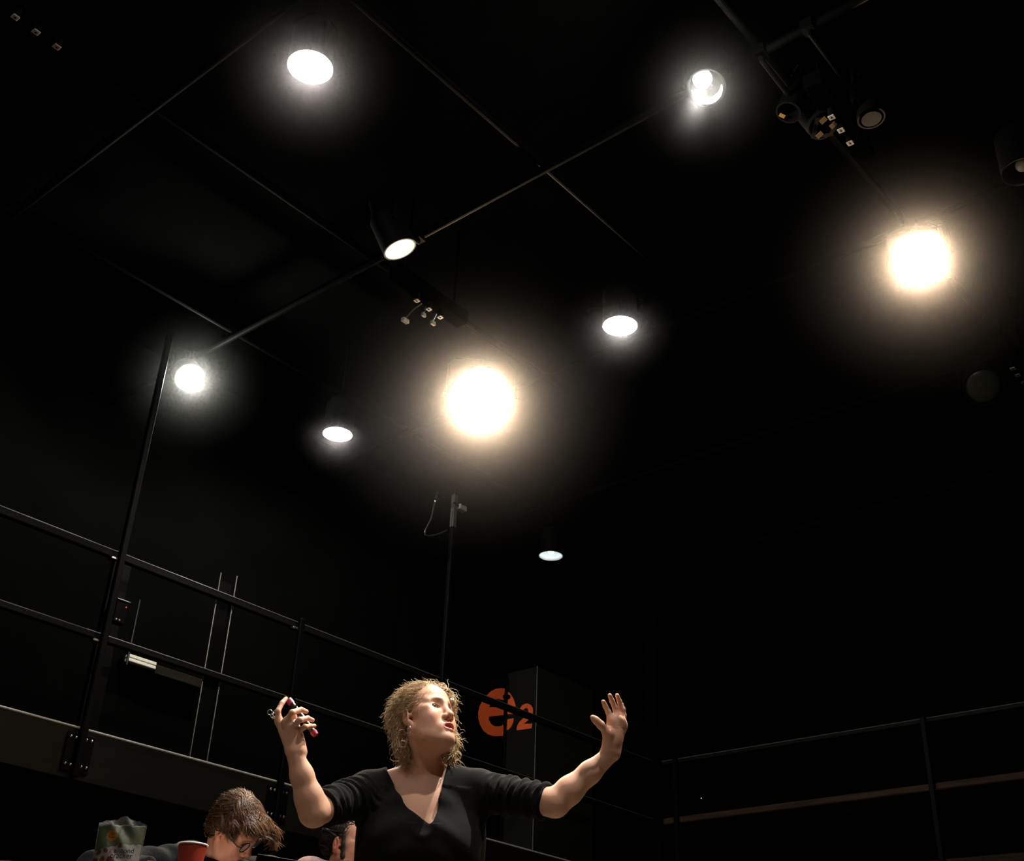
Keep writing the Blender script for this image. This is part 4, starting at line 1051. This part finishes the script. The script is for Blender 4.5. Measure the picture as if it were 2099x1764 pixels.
fl = fl - N_ * (fl * N_).sum(1)[:, None]; fl /= np.linalg.norm(fl, axis=1)[:, None] + 1e-9
edge = np.clip((0.045 - qq[:, 0]) / 0.05, 0.15, 1)
path = grow(HW, P_ + N_ * 0.0003, N_ * edge[:, None], fl, 13, 0.048, 0.0036, 1.6, 0.24, 0.10, noise=0.16, jit=0.07, hug=0.9)
pv, pq = strands(path, 0.00075 * np.linspace(1, 0.4, 13)[None, :])
pt = np.repeat((0.75 + 0.55 * rng.random(len(path)))[:, None] * np.array([1.0, 0.97, 0.92]), 13 * 3, 0)
# a few loose ringlets at the nape and beside the far jaw
ring = []
for c, r0, dep in (((935, 1548), 11, 3.88), ((826, 1524), 8, 3.80), ((824, 1500), 7, 3.80), ((922, 1560), 8, 3.88), ((808, 1552), 8, 3.86), ((812, 1535), 9, 3.85), ((802, 1508), 7, 3.86), ((800, 1480), 8, 3.87)):
    for j in range(3):
        a = np.linspace(0, 5.2 + rng.random(), 13) + rng.random() * 6
        rr = r0 * (0.75 + 0.35 * rng.random())
        ring.append([D_(c[0] + rr * math.cos(t), c[1] + rr * 0.9 * math.sin(t), dep + 0.02 * (k / 13 - 0.5)) for k, t in enumerate(a)])
ring = np.array(ring); rv, rq = strands(ring, 0.0010 * np.linspace(1, 0.5, 13)[None, :])
rt = np.full((len(rv), 3), 1.15)
gv, gq = merge((HVb, HQ), (pv, pq), (rv, rq))
tag(pobj('hair', gv, gq, M_BLOND, W, feetW, np.vstack([tint0, pt, rt])), 'frizzy pinned-back blond hair')
# jewellery
def hoop(c, r, axis, thick, name, lab=None):
    u, w, _ = _frame(axis); a = np.linspace(0, 2 * math.pi, 28, endpoint=False)
    v, f = geo_tube([c + r * (math.cos(t) * u + math.sin(t) * w) for t in a], thick, 6, closed=True)
    o = pobj(name, v, np.array(f), M_SILVER, W, feetW)
    if lab: tag(o, lab)
hoop(HW.P(-0.002, -0.079, -0.056), 0.016, HW.l * 0.5 + HW.f * 0.3, 0.0011, 'hoop_earring', 'thin silver hoop earring')
hoop(HW.P(-0.002, 0.080, -0.060), 0.016, HW.l * 0.5 + HW.f * 0.3, 0.0011, 'hoop_earring', 'thin silver hoop earring')
pr, pp = fR[2][0], fR[2][1]
hoop(pr * 0.45 + pp * 0.55, 0.0104, pp - pr, 0.0013, 'finger_ring', 'slim silver ring')

# ---------------------------------------------------------------- things in her hand
a, b = D_(596, 1439, 3.622), D_(643.5, 1501, 3.622)
t = thing('marker_tube', 'dark tube with pink end caps gripped in her raised hand', 'tube', room((a + b) / 2), rotz=YAW)
c = (a + b) / 2; d = (b - a) / np.linalg.norm(b - a)
M_PINK = mat('pink_plastic', (0.42, 0.035, 0.085), rough=0.35)
obj('barrel', geo_cyl(a - c, b - c, 0.0088, n=20), mat('dark_plastic', (0.012, 0.008, 0.008), rough=0.4), t)
obj('end_cap', geo_cyl(a - c - d * 0.012, a - c + d * 0.006, 0.0095, 0.0105, n=20), M_PINK, t)
obj('end_cap', geo_cyl(b - c - d * 0.004, b - c + d * 0.010, 0.0108, 0.0095, n=20), M_PINK, t)
obj('clip', geo_box(a - c + d * 0.02 + np.array([0.006, -0.010, 0.004]), (0.004, 0.004, 0.022)), M_SILVER, t)
k0 = D_(560, 1468, 3.60)
t = thing('key_ring', 'silver key ring dangling beside her raised index finger', 'keys', room(k0), rotz=YAW)
for i, (px, py, r, ax) in enumerate(((553, 1459, 0.0075, (0.2, 1, 0.3)), (560, 1463, 0.006, (1, 0.4, 0.1)), (563, 1458, 0.005, (0.4, 1, -0.3)), (558, 1467, 0.0055, (0.3, 0.8, 0.8)))):
    u, w, _ = _frame(ax); cc = D_(px, py, 3.60) - k0
    obj('link', geo_tube([cc + r * (math.cos(q) * u + math.sin(q) * w) for q in np.linspace(0, 2 * math.pi, 18, endpoint=False)], 0.0013, 6, closed=True), M_SILVER, t, smooth=True)
p0, p1 = D_(561, 1470, 3.60) - k0, D_(570, 1479, 3.60) - k0
obj('key', geo_cyl(p0, p1, 0.0022, 0.0026, n=8), M_SILVER, t)
obj('key_head', geo_tube([p0 + 0.004 * np.array([math.cos(q), 0.3 * math.sin(q), math.sin(q)]) for q in np.linspace(0, 2 * math.pi, 12, endpoint=False)], 0.0016, 6, closed=True), M_SILVER, t, smooth=True)

# ---------------------------------------------------------------- tall table with the snack bag, cup and laptop
Z_TAB = 1.063
tc = np.array([-1.17, 4.07, 0.0])
tb = thing('tall_table', 'tall dark table holding snacks, below the picture edge', 'table', room(tc), rotz=YAW)
obj('tabletop', geo_chamfer_box((0, 0, Z_TAB - 0.015), (1.15, 0.52, 0.03), 0.005), mat('table_top_laminate', (0.05, 0.045, 0.04), rough=0.5), tb)
for sx in (-1, 1):
    for sy in (-1, 1): obj('leg', geo_cyl((sx * 0.52, sy * 0.21, 0), (sx * 0.52, sy * 0.21, Z_TAB - 0.03), 0.018, n=12), M_STEEL, tb)
    obj('stretcher', geo_cyl((sx * 0.52, -0.21, 0.25), (sx * 0.52, 0.21, 0.25), 0.012, n=10), M_STEEL, tb)

M_BOUNCE = mat('bounce_paper', (0.8, 0.78, 0.73), rough=0.8)
for i, (px_, py_, an, lb) in enumerate(((-0.98, 4.22, 8, 'unseen white sheet added to bounce light at the man with glasses'), (-1.30, 4.20, -12, 'unseen white bounce sheet added beside his elbow on the tall table'))):
    o = obj('bounce_sheet', geo_box((0, 0, 0), (0.28, 0.216, 0.002)), M_BOUNCE); o.location = tuple(room((px_, py_, Z_TAB + 0.001))); o.rotation_euler = (0, 0, YAW + math.radians(an)); tag(o, lb, 'bounce_paper')  # sheets out of view, added to bounce light onto his face
# red cup
rim = D_(395.5, 1731, 4.02); cp_ = np.array([rim[0], rim[1], Z_TAB])
hcup = rim[2] - Z_TAB
t = thing('paper_cup', 'red cup with a white rolled rim in front of the man with glasses', 'cup', room(cp_), rotz=YAW)
R1, R0 = 0.0475, 0.033
M_RED = mat('red_plastic', (0.20, 0.018, 0.008), rough=0.5, spec=0.25, var=0.05)
prof = [(0, 0.004), (R0 - 0.003, 0.004), (R0, 0.0)]
for i in range(1, 9):
    zz = hcup * i / 8.2; r = R0 + (R1 - 0.001 - R0) * zz / hcup; prof += [(r - 0.0004, zz - 0.004), (r, zz)]
prof.append((R1 - 0.0015, hcup - 0.003))
obj('wall', geo_lathe(prof, 48), M_RED, t, smooth=True)
obj('inner_wall', geo_lathe([(R1 - 0.003, hcup - 0.002), (R0 - 0.002, 0.008), (0, 0.008)], 48), mat('cup_white', (0.75, 0.73, 0.7), rough=0.45), t, smooth=True)
obj('rolled_rim', geo_tube([((R1) * math.cos(q), (R1) * math.sin(q), hcup) for q in np.linspace(0, 2 * math.pi, 48, endpoint=False)], 0.0023, 8, closed=True), mat('cup_white', (0.75, 0.73, 0.7)), t, smooth=True)

# cracker bag, torn open at the top
bl, br = D_(203, 1690, 3.93), D_(301, 1694, 3.93)
bc = (bl + br) / 2; bw = br[0] - bl[0]; hz = (bl[2] + br[2]) / 2 - Z_TAB
t = thing('snack_bag', 'open green and white cracker bag with an orange round logo', 'snack bag', room(np.array([bc[0], bc[1], Z_TAB])), rotz=YAW)
NU, NV = 64, 64
def bag_panel(front, off=0.0):
    V, T = [], []
    for j in range(NV + 1):
        v = j / NV
        for i in range(NU + 1):
            u = 2 * i / NU - 1
            top = hz * (1.0 if front else 1.0) + (0 if front else (0.026 * max(0, 1 - abs(u + 0.02) / 1.02) + 0.006)) + 0.0015 * math.sin(9 * u + (0 if front else 2)) + 0.001 * math.sin(23 * u)
            z = v * top
            dep = (0.034 * (1 - v) + 0.014 * v) * (1 - abs(u) ** 2.6) + 0.003 * math.sin(7 * u + 11 * v) * (1 - abs(u)) * (0.4 + v)
            x = u * (bw / 2) * (0.94 + 0.06 * v)
            y = (-dep if front else dep * 1.25) + off
            V.append((x, y, z))
            gx, gy = (u + 1) / 2, 1 - v * 1.0     # print coordinates: gx 0..1 across, gy down from top
            zz = (top - z) / (bw)                  # down from the top, in bag widths
            edge = 0.50 - 0.13 * math.sin(max(0, min(1, (gx - 0.1) / 0.75)) * math.pi / 2)
            col = (0.085, 0.10, 0.045) if zz < edge else (0.24, 0.22, 0.19)
            if abs(zz - edge) < 0.012 : col = (0.05, 0.055, 0.03)
            if (gx - 0.345) ** 2 / 0.125 ** 2 + (zz - 0.225) ** 2 / 0.105 ** 2 < 1:
                col = (0.42, 0.13, 0.02)
                if abs(zz - 0.235 - 0.02 * math.cos((gx - 0.34) * 10)) < 0.008 and 0.27 < gx < 0.42: col = (0.06, 0.015, 0.01)
                if zz > 0.15 and zz < 0.2 and (int(gx * 110) % 3 == 0) and 0.30 < gx < 0.44: col = (0.12, 0.03, 0.01)
            for (cx_, cy_, r_) in ((0.12, 0.56, 0.06), (0.28, 0.53, 0.055), (0.43, 0.54, 0.07), (0.57, 0.44, 0.05), (0.06, 0.72, 0.07), (0.24, 0.71, 0.06), (0.42, 0.72, 0.09)):
                if zz > edge and (gx - cx_) ** 2 + ((zz - cy_) * 1.1) ** 2 < r_ ** 2: col = (0.12, 0.035, 0.018)
            if v > 0.975: col = (0.30, 0.30, 0.24)
            T.append(col if front else (0.32, 0.30, 0.28))
    Q = [(j * (NU + 1) + i, j * (NU + 1) + i + 1, (j + 1) * (NU + 1) + i + 1, (j + 1) * (NU + 1) + i) for j in range(NV) for i in range(NU)]
    V = np.array(V); Q = np.array(Q)
    if not front: Q = Q[:, ::-1]
    return V, Q, np.array(T)
M_BAG = mat('printed_film', (0.5, 0.5, 0.5), rough=0.38, spec=0.5, attr=True, bump=0.12, bscale=45)
M_FOIL = mat('foil_inside', (0.25, 0.245, 0.235), rough=0.35, metal=0.6, bump=0.4, bscale=60)
for fr in (True, False):
    v, q, tt = bag_panel(fr); o = obj('front_panel' if fr else 'back_panel', (v, q), M_BAG, t, smooth=True, tint=tt)
    v2 = v.copy(); v2[:, 1] += 0.0015 if fr else -0.0015
    obj('foil_lining', (v2, q[:, ::-1]), M_FOIL, t, smooth=True)
obj('base', geo_poly([((bw * 0.46) * math.cos(q), 0.034 * math.sin(q), 0.001) for q in np.linspace(0, 2 * math.pi, 24, endpoint=False)], (0, 0, 1), 0.002), M_BAG, t, tint=None)
def text_part(body, size, at, parent, m, name):
    cu = bpy.data.curves.new(name, 'FONT'); cu.body = body; cu.size = size; cu.extrude = 0.0002; cu.align_x = 'CENTER'; cu.offset = 0.0002
    tmp = bpy.data.objects.new(name, cu); COL.objects.link(tmp)
    dg = bpy.context.evaluated_depsgraph_get(); me = bpy.data.meshes.new_from_object(tmp.evaluated_get(dg))
    bpy.data.objects.remove(tmp); me.name = name; me.materials.clear(); me.materials.append(m)
    o = bpy.data.objects.new(name, me); COL.objects.link(o); o.parent = parent
    o.location = at; o.rotation_euler = (math.radians(90), 0, 0); return o
M_INK = mat('print_ink', (0.012, 0.010, 0.010), rough=0.6)
text_part('almond', 0.021, (0.027, -0.0275, hz - 0.565 * bw), t, M_INK, 'lettering')
text_part('cracker', 0.023, (0.022, -0.0305, hz - 0.675 * bw), t, M_INK, 'lettering')

# laptop in front of the man
lc = D_(529, 1750, 4.14); lw = 0.26; hl = lc[2] - Z_TAB
t = thing('laptop', 'black laptop with a bright lid edge beside the man with glasses', 'laptop', room(np.array([lc[0], lc[1], Z_TAB])), rotz=YAW + math.radians(38))
obj('base', geo_chamfer_box((lw / 2 - 0.01, 0.085, 0.008), (lw - 0.02, 0.15, 0.016), 0.004), M_CAN, t)
lid = np.array([[0, 0.03, 0.016], [lw, 0.03, 0.016], [lw, 0.0, hl], [0, 0.0, hl]])
obj('lid', geo_poly(lid, (0, 0.9, 0.3), 0.006), M_CAN, t)
obj('lid_edge', geo_tube([lid[0], lid[3], lid[2]], 0.0012, 6), mat('lid_edge_metal', (0.12, 0.12, 0.12), rough=0.35, metal=0.8), t)

# ---------------------------------------------------------------- seated men
def stool(pos, zseat, label):
    t = thing('bar_stool', label, 'stool', room(pos), rotz=YAW)
    obj('seat', geo_lathe([(0, 0.0), (0.16, 0.0), (0.175, -0.012), (0.17, -0.04), (0, -0.04)], 28, np.array([[1, 0, 0, 0], [0, 1, 0, 0], [0, 0, 1, zseat], [0, 0, 0, 1.0]])), M_CAN, t, smooth=False)
    for i in range(4):
        a = math.pi / 4 + i * math.pi / 2; c, s = math.cos(a), math.sin(a)
        obj('leg', geo_cyl((0.11 * c, 0.11 * s, zseat - 0.035), (0.19 * c, 0.19 * s, 0), 0.013, n=10), M_STEEL, t)
    obj('foot_ring', geo_tube([(0.165 * math.cos(q), 0.165 * math.sin(q), 0.25) for q in np.linspace(0, 2 * math.pi, 28, endpoint=False)], 0.009, 8, closed=True), M_STEEL, t)
def seated(label, H, pelvis, nb, sR, sL, eR, eL, hR, hL, kn, cloth, skin, tint_kw, trouser_m, lids=0.55, mouth=False):
    """one continuous body with head, jacket and trousers as clothing"""
    feet = np.array([pelvis[0], pelvis[1], 0.0])
    t = person(label, feet)
    B = Field()
    def body(F, g):
        ch = (nb + pelvis) / 2 + np.array([0, 0, 0.06])
        F.cone(ch, nb + (0, 0, -0.07), 0.125 + g, 0.115 + g, k=0.05)
        F.cone(pelvis + (0, 0, 0.10), ch, 0.125 + g, 0.13 + g, k=0.05)
        F.cone(nb + (0, 0, -0.025), sR, 0.052 + g, 0.058 + g, k=0.05); F.cone(nb + (0, 0, -0.025), sL, 0.052 + g, 0.058 + g, k=0.05)
        for s, e, h in ((sR, eR, hR), (sL, eL, hL)):
            F.cone(s, e, 0.052 + g, 0.042 + g, k=0.02); F.cone(e, h, 0.042 + g, 0.028 + g, k=0.02)
    body(B, 0)
    B.cone(H.P(-0.02, 0, -0.05), nb, 0.054, 0.060, k=0.03)
    for e, h, sg in ((eR, hR, -1), (eL, hL, 1)):
        d = h - e; d /= np.linalg.norm(d); sd = np.cross(d, (0, 0, 1.0)); sd /= np.linalg.norm(sd)
        for j, (o, L) in enumerate(((-0.030, 0.085), (-0.010, 0.095), (0.010, 0.09), (0.030, 0.07))):
            m = h + d * 0.075 + sd * o
            B.cone(h, m, 0.018, 0.012, k=0.012)
            B.chain([m, m + d * L * 0.5 + (0, 0, 0.008), m + d * L * 0.9 - (0, 0, 0.010)], [0.0100, 0.0088, 0.0072], 0.004)
        B.chain([h, h + d * 0.03 - sd * sg * 0.035, h + d * 0.075 - sd * sg * 0.050], [0.016, 0.012, 0.009], 0.006)
    legs = []
    for s in (-1, 1):
        hip = pelvis + (s * 0.09, 0, 0.02); knee = np.array([pelvis[0] + s * 0.12, kn, pelvis[2] + 0.02]); ank = np.array([pelvis[0] + s * 0.12, kn + 0.08, 0.33])
        legs.append((hip, knee, ank))
        B.cone(hip, knee, 0.085, 0.058, k=0.03); B.cone(knee, ank, 0.055, 0.038, k=0.02); B.cone(ank + (0, 0, -0.03), ank + (0, -0.14, -0.05), 0.034, 0.026, k=0.02)
    B.ell(pelvis + (0, 0, 0.03), (0.165, 0.13, 0.12), k=0.04)
    build_head(B, H, False, mouth, lids)
    hc = lambda c: (np.abs(c - H.C) < 0.165).all(1)
    lo = np.minimum.reduce([pelvis, sR, sL, eR, eL, hR, hL, nb]) - 0.22; hi = np.maximum.reduce([pelvis, sR, sL, eR, eL, hR, hL, nb]) + 0.22
    lo[1] = min(lo[1], kn - 0.12); lo[2] = 0.2
    V, Q = mesh_blocks(B, [(H.C - 0.17, H.C + 0.17, 0.0024, hc), (lo, hi, 0.0085, lambda c: ~hc(c))])
    pobj('body', V, Q, skin, t, feet, skin_tint(H, V, **tint_kw))
    for s in (-1, 1):
        v, q, tt = eye_mesh(H, s, (0, -0.3)); pobj('eye', v, q, M_EYE, t, feet, tt)
    J = Field(); body(J, 0.016)
    J.cone(nb + (0, 0, -0.02), nb + (0, 0, 0.035), 0.082, 0.074, k=0.03)                # collar
    J.cone(nb + (0, 0, -0.01), H.P(-0.02, 0, -0.05), 0.064, 0.062, k=0.004, sub=True)
    cut(J, hR - 0.02 * (hR - eR) / np.linalg.norm(hR - eR), hR - eR, 0.06); cut(J, hL - 0.02 * (hL - eL) / np.linalg.norm(hL - eL), hL - eL, 0.06)
    V, Q = surface_nets(*J.grid(lo, hi, 0.0065), 0.0065)
    N = vnormals(V, Q); V = V + N * (0.004 * np.sin(38 * V[:, 2] + 25 * V[:, 0] + 3 * np.sin(30 * V[:, 1])))[:, None]
    pobj('jacket', V, Q, cloth, t, feet)
    TR = Field(); TR.ell(pelvis + (0, 0, 0.03), (0.178, 0.142, 0.125), k=0.04)
    for hip, knee, ank in legs:
        TR.cone(hip, knee, 0.098, 0.074, k=0.03); TR.cone(knee, ank + (0, 0, 0.02), 0.072, 0.056, k=0.03)
    V, Q = surface_nets(*TR.grid(lo, hi, 0.010), 0.010); pobj('trousers', V, Q, trouser_m, t, feet)
    for hip, knee, ank in legs:
        SH = Field(); SH.cone(ank + (0, 0.02, -0.035), ank + (0, -0.15, -0.05), 0.043, 0.035, k=0.02).cone(ank, ank + (0, 0, -0.04), 0.046, 0.043, k=0.02)
        V, Q = surface_nets(*SH.grid(ank - (0.09, 0.24, 0.13), ank + (0.09, 0.10, 0.08), 0.008), 0.008); pobj('shoe', V, Q, M_SHOE, t, feet)
    return t, feet

# man with round glasses bending over the table
H1 = Head((-0.9266, 4.401, 1.298), 84.5, -43.0, 30.8, 0.97)
nb1 = D_(446, 1785, 4.50)
pv1 = np.array([-1.13, 4.71, 0.74])
M_NAVY = mat('dark_jacket', (0.0035, 0.005, 0.006), rough=0.8, spec=0.12, sheen=0.02, bump=0.15, bscale=120)
T1, feet1 = seated('man with round glasses and wavy brown hair bent over the table', H1, pv1, nb1,
                   D_(388, 1768, 4.50), D_(548, 1800, 4.50), np.array([-1.36, 4.26, 1.115]), np.array([-0.70, 4.30, 1.115]),
                   np.array([-1.12, 4.14, 1.105]), np.array([-0.86, 4.12, 1.105]) + np.array([0, 0.03, 0]), 4.36,
                   M_NAVY, M_SKIN2, dict(blush=0.3, lips=(0.8, 0.5, 0.48), brow=(0.25, 0.17, 0.13)), M_TROUSER)
stool(np.array([-1.13, 4.71, 0]), 0.655, 'black bar stool under the man with glasses')
def hair_men(H, t, feet, shapes, cuts, m, n, length, curl, flow_fn, seed, chains=(), turns=1.2, lift=0.2, rad=0.0008, label=None, ridge=0.003, base=(0.4, 0.4)):
    F = Field(); k = H.k; R = H.R
    for c, r, kk in shapes: F.ell(H.P(*c), np.array(r) * k, R, kk * k)
    for pts, rs in chains: F.chain([H.P(*p) for p in pts], np.array(rs) * k, 0.012 * k)
    for c, r, kk in cuts: F.ell(H.P(*c), np.array(r) * k, R, kk * k, True)
    V, Q = surface_nets(*F.grid(H.C - 0.2, H.C + 0.2, 0.0032), 0.0032); N = vnormals(V, Q)
    q = H.inv(V); ph = 260 * q[:, 1] + 90 * q[:, 0] + 40 * np.sin(45 * q[:, 2] + 20 * q[:, 0])
    Vb = V + N * (ridge * np.sin(ph) - 0.002)[:, None]
    P, NN, _ = pick(V, N, H, n, seed=seed)
    fl = flow_fn(H.inv(P)) @ H.R.T; fl = fl - NN * (fl * NN).sum(1)[:, None]; fl /= np.linalg.norm(fl, axis=1)[:, None] + 1e-9
    path = grow(H, P, NN, fl, 11, length, curl, turns, lift, 0.05, seed, noise=0.09, jit=0.03, hug=1.25)
    pv, pq = strands(path, rad * np.linspace(1, 0.35, 11)[None, :])
    r = np.random.default_rng(seed)
    tt = np.vstack([(base[0] + base[1] * np.sin(ph))[:, None].clip(0.15) * np.ones(3), np.repeat((0.6 + 0.9 * r.random(n))[:, None] * np.ones(3), 33, 0)])
    gv, gq = merge((Vb, Q), (pv, pq))
    o = pobj('hair', gv, gq, m, t, feet, tt)
    if label: tag(o, label)
hair_men(H1, T1, feet1,
         [((-0.014, 0, 0.046), (0.100, 0.083, 0.086), 0.012), ((-0.050, 0, -0.010), (0.056, 0.077, 0.078), 0.03), ((0.060, -0.010, 0.084), (0.040, 0.060, 0.028), 0.02),
          ((0.086, 0.020, 0.070), (0.026, 0.045, 0.028), 0.015), ((-0.018, -0.078, 0.030), (0.032, 0.016, 0.026), 0.012)],
         [((0.112, -0.01, -0.040), (0.080, 0.110, 0.112), 0.008), ((0.025, -0.092, -0.034), (0.050, 0.030, 0.050), 0.006)],
         M_BROWN, 5200, 0.036, 0.0022, lambda q: np.stack([0.9 - 1.6 * (q[:, 0] < -0.02), 0.35 + 0 * q[:, 0], -0.5 + 0 * q[:, 0] - 0.5 * (q[:, 0] < 0)], 1), 5,
         lift=0.06, turns=0.8, chains=[([(0.070, 0.03, 0.09), (0.105, 0.045, 0.075), (0.110, 0.048, 0.052), (0.100, 0.046, 0.036)], [0.020, 0.021, 0.019, 0.014]),
                 ([(0.02, -0.075, 0.06), (0.035, -0.083, 0.035), (0.030, -0.080, 0.012)], [0.016, 0.013, 0.006])], label='wavy brown hair falling over the forehead')
# round glasses
M_FRAME = mat('tortoise_frame', (0.020, 0.012, 0.009), rough=0.25)
gl_ = obj('glasses', join(*[geo_tube([H1.P(0.0905 + 0.002 * math.cos(q), s * 0.0325 + 0.0205 * math.cos(q), 0.003 + 0.0205 * math.sin(q)) - feet1 for q in np.linspace(0, 2 * math.pi, 28, endpoint=False)], 0.0021, 6, closed=True) for s in (-1, 1)],
       geo_tube([H1.P(0.092, -0.0125, 0.007) - feet1, H1.P(0.0955, 0, 0.010) - feet1, H1.P(0.092, 0.0125, 0.007) - feet1], 0.0018, 6),
       *[geo_tube([H1.P(0.090, s * 0.0535, 0.008) - feet1, H1.P(0.080, s * 0.069, 0.009) - feet1, H1.P(0.0, s * 0.0795, 0.010) - feet1, H1.P(-0.02, s * 0.079, -0.008) - feet1], 0.0019, 6) for s in (-1, 1)]), M_FRAME, T1, smooth=True)
tag(gl_, 'round dark framed glasses')
for s in (-1, 1):
    lens = np.array([H1.P(0.0905, s * 0.0325 + 0.0195 * math.cos(q), 0.003 + 0.0195 * math.sin(q)) - feet1 for q in np.linspace(0, 2 * math.pi, 24, endpoint=False)])
    obj('lens', geo_poly(lens, H1.f, 0.001), mat('lens_glass', (0.9, 0.95, 0.95), rough=0.05, alpha=0.12), gl_)

# bearded man further back, half hidden by the woman
H2 = Head((0, 0, 0), 66, 4, -6, 1.02)
H2.C = D_(694, 1731, 4.92) - H2.k * (H2.R @ np.array([0.0, -0.074, -0.002]))
nb2 = H2.P(-0.035, 0, -0.135)
pv2 = np.array([H2.C[0] - 0.03, H2.C[1] + 0.10, H2.C[2] - 0.68])
M_HOOD = mat('pale_pink_hoodie', (0.42, 0.27, 0.24), rough=0.85, sheen=0.1)
T2, feet2 = seated('dark-haired bearded man in a pale collar half hidden behind the woman', H2, pv2, nb2,
                   D_(638, 1794, 4.98), nb2 + (0.185, 0.03, -0.045), nb2 + (-0.215, -0.03, -0.30), nb2 + (0.24, -0.03, -0.30),
                   nb2 + (-0.08, -0.22, -0.38), nb2 + (0.14, -0.24, -0.36), pv2[1] - 0.40,
                   M_HOOD, M_SKIN2, dict(blush=0.8, beard=(0.035, 0.025, 0.02)), M_TROUSER, lids=1.0)
stool(np.array([pv2[0], pv2[1], 0]), pv2[2] - 0.085, 'black bar stool under the bearded man')
hair_men(H2, T2, feet2, [((-0.022, 0, 0.052), (0.104, 0.082, 0.088), 0.012), ((-0.056, 0, 0.022), (0.052, 0.072, 0.052), 0.03)],
         [((0.110, 0, -0.040), (0.075, 0.100, 0.106), 0.008), ((0.005, -0.092, -0.030), (0.045, 0.028, 0.055), 0.006)],
         M_DARKH, 900, 0.010, 0.0005, lambda q: np.stack([-0.5 + 0 * q[:, 0], 0 * q[:, 0], -0.7 + 0 * q[:, 0]], 1), 9, rad=0.0010)

# beard and sideburns of the man behind
BF = Field(); k_ = H2.k
for s_ in (-1, 1):
    BF.chain([H2.P(0.016, s_ * 0.066, 0.040), H2.P(0.017, s_ * 0.064, 0.0), H2.P(0.019, s_ * 0.058, -0.045), H2.P(0.036, s_ * 0.046, -0.082), H2.P(0.078, s_ * 0.012, -0.106)],
             np.array([0.009, 0.0095, 0.014, 0.018, 0.018]) * k_, 0.012 * k_)
V, Q = surface_nets(*BF.grid(H2.C - 0.16, H2.C + 0.14, 0.0035), 0.0035); N = vnormals(V, Q)
P_, N_, _ = pick(V, N, H2, 900, seed=4)
fl = np.tile(-H2.u, (len(P_), 1)); path = grow(H2, P_, N_, fl, 6, 0.012, 0.0008, 1.0, 0.5, 0.2, 2)
pv, pq = strands(path, 0.0007 * np.linspace(1, 0.4, 6)[None, :])
gv, gq = merge((V, Q), (pv, pq))
tag(pobj('beard', gv, gq, M_DARKH, T2, feet2, np.ones((len(gv), 3))), 'short dark beard')
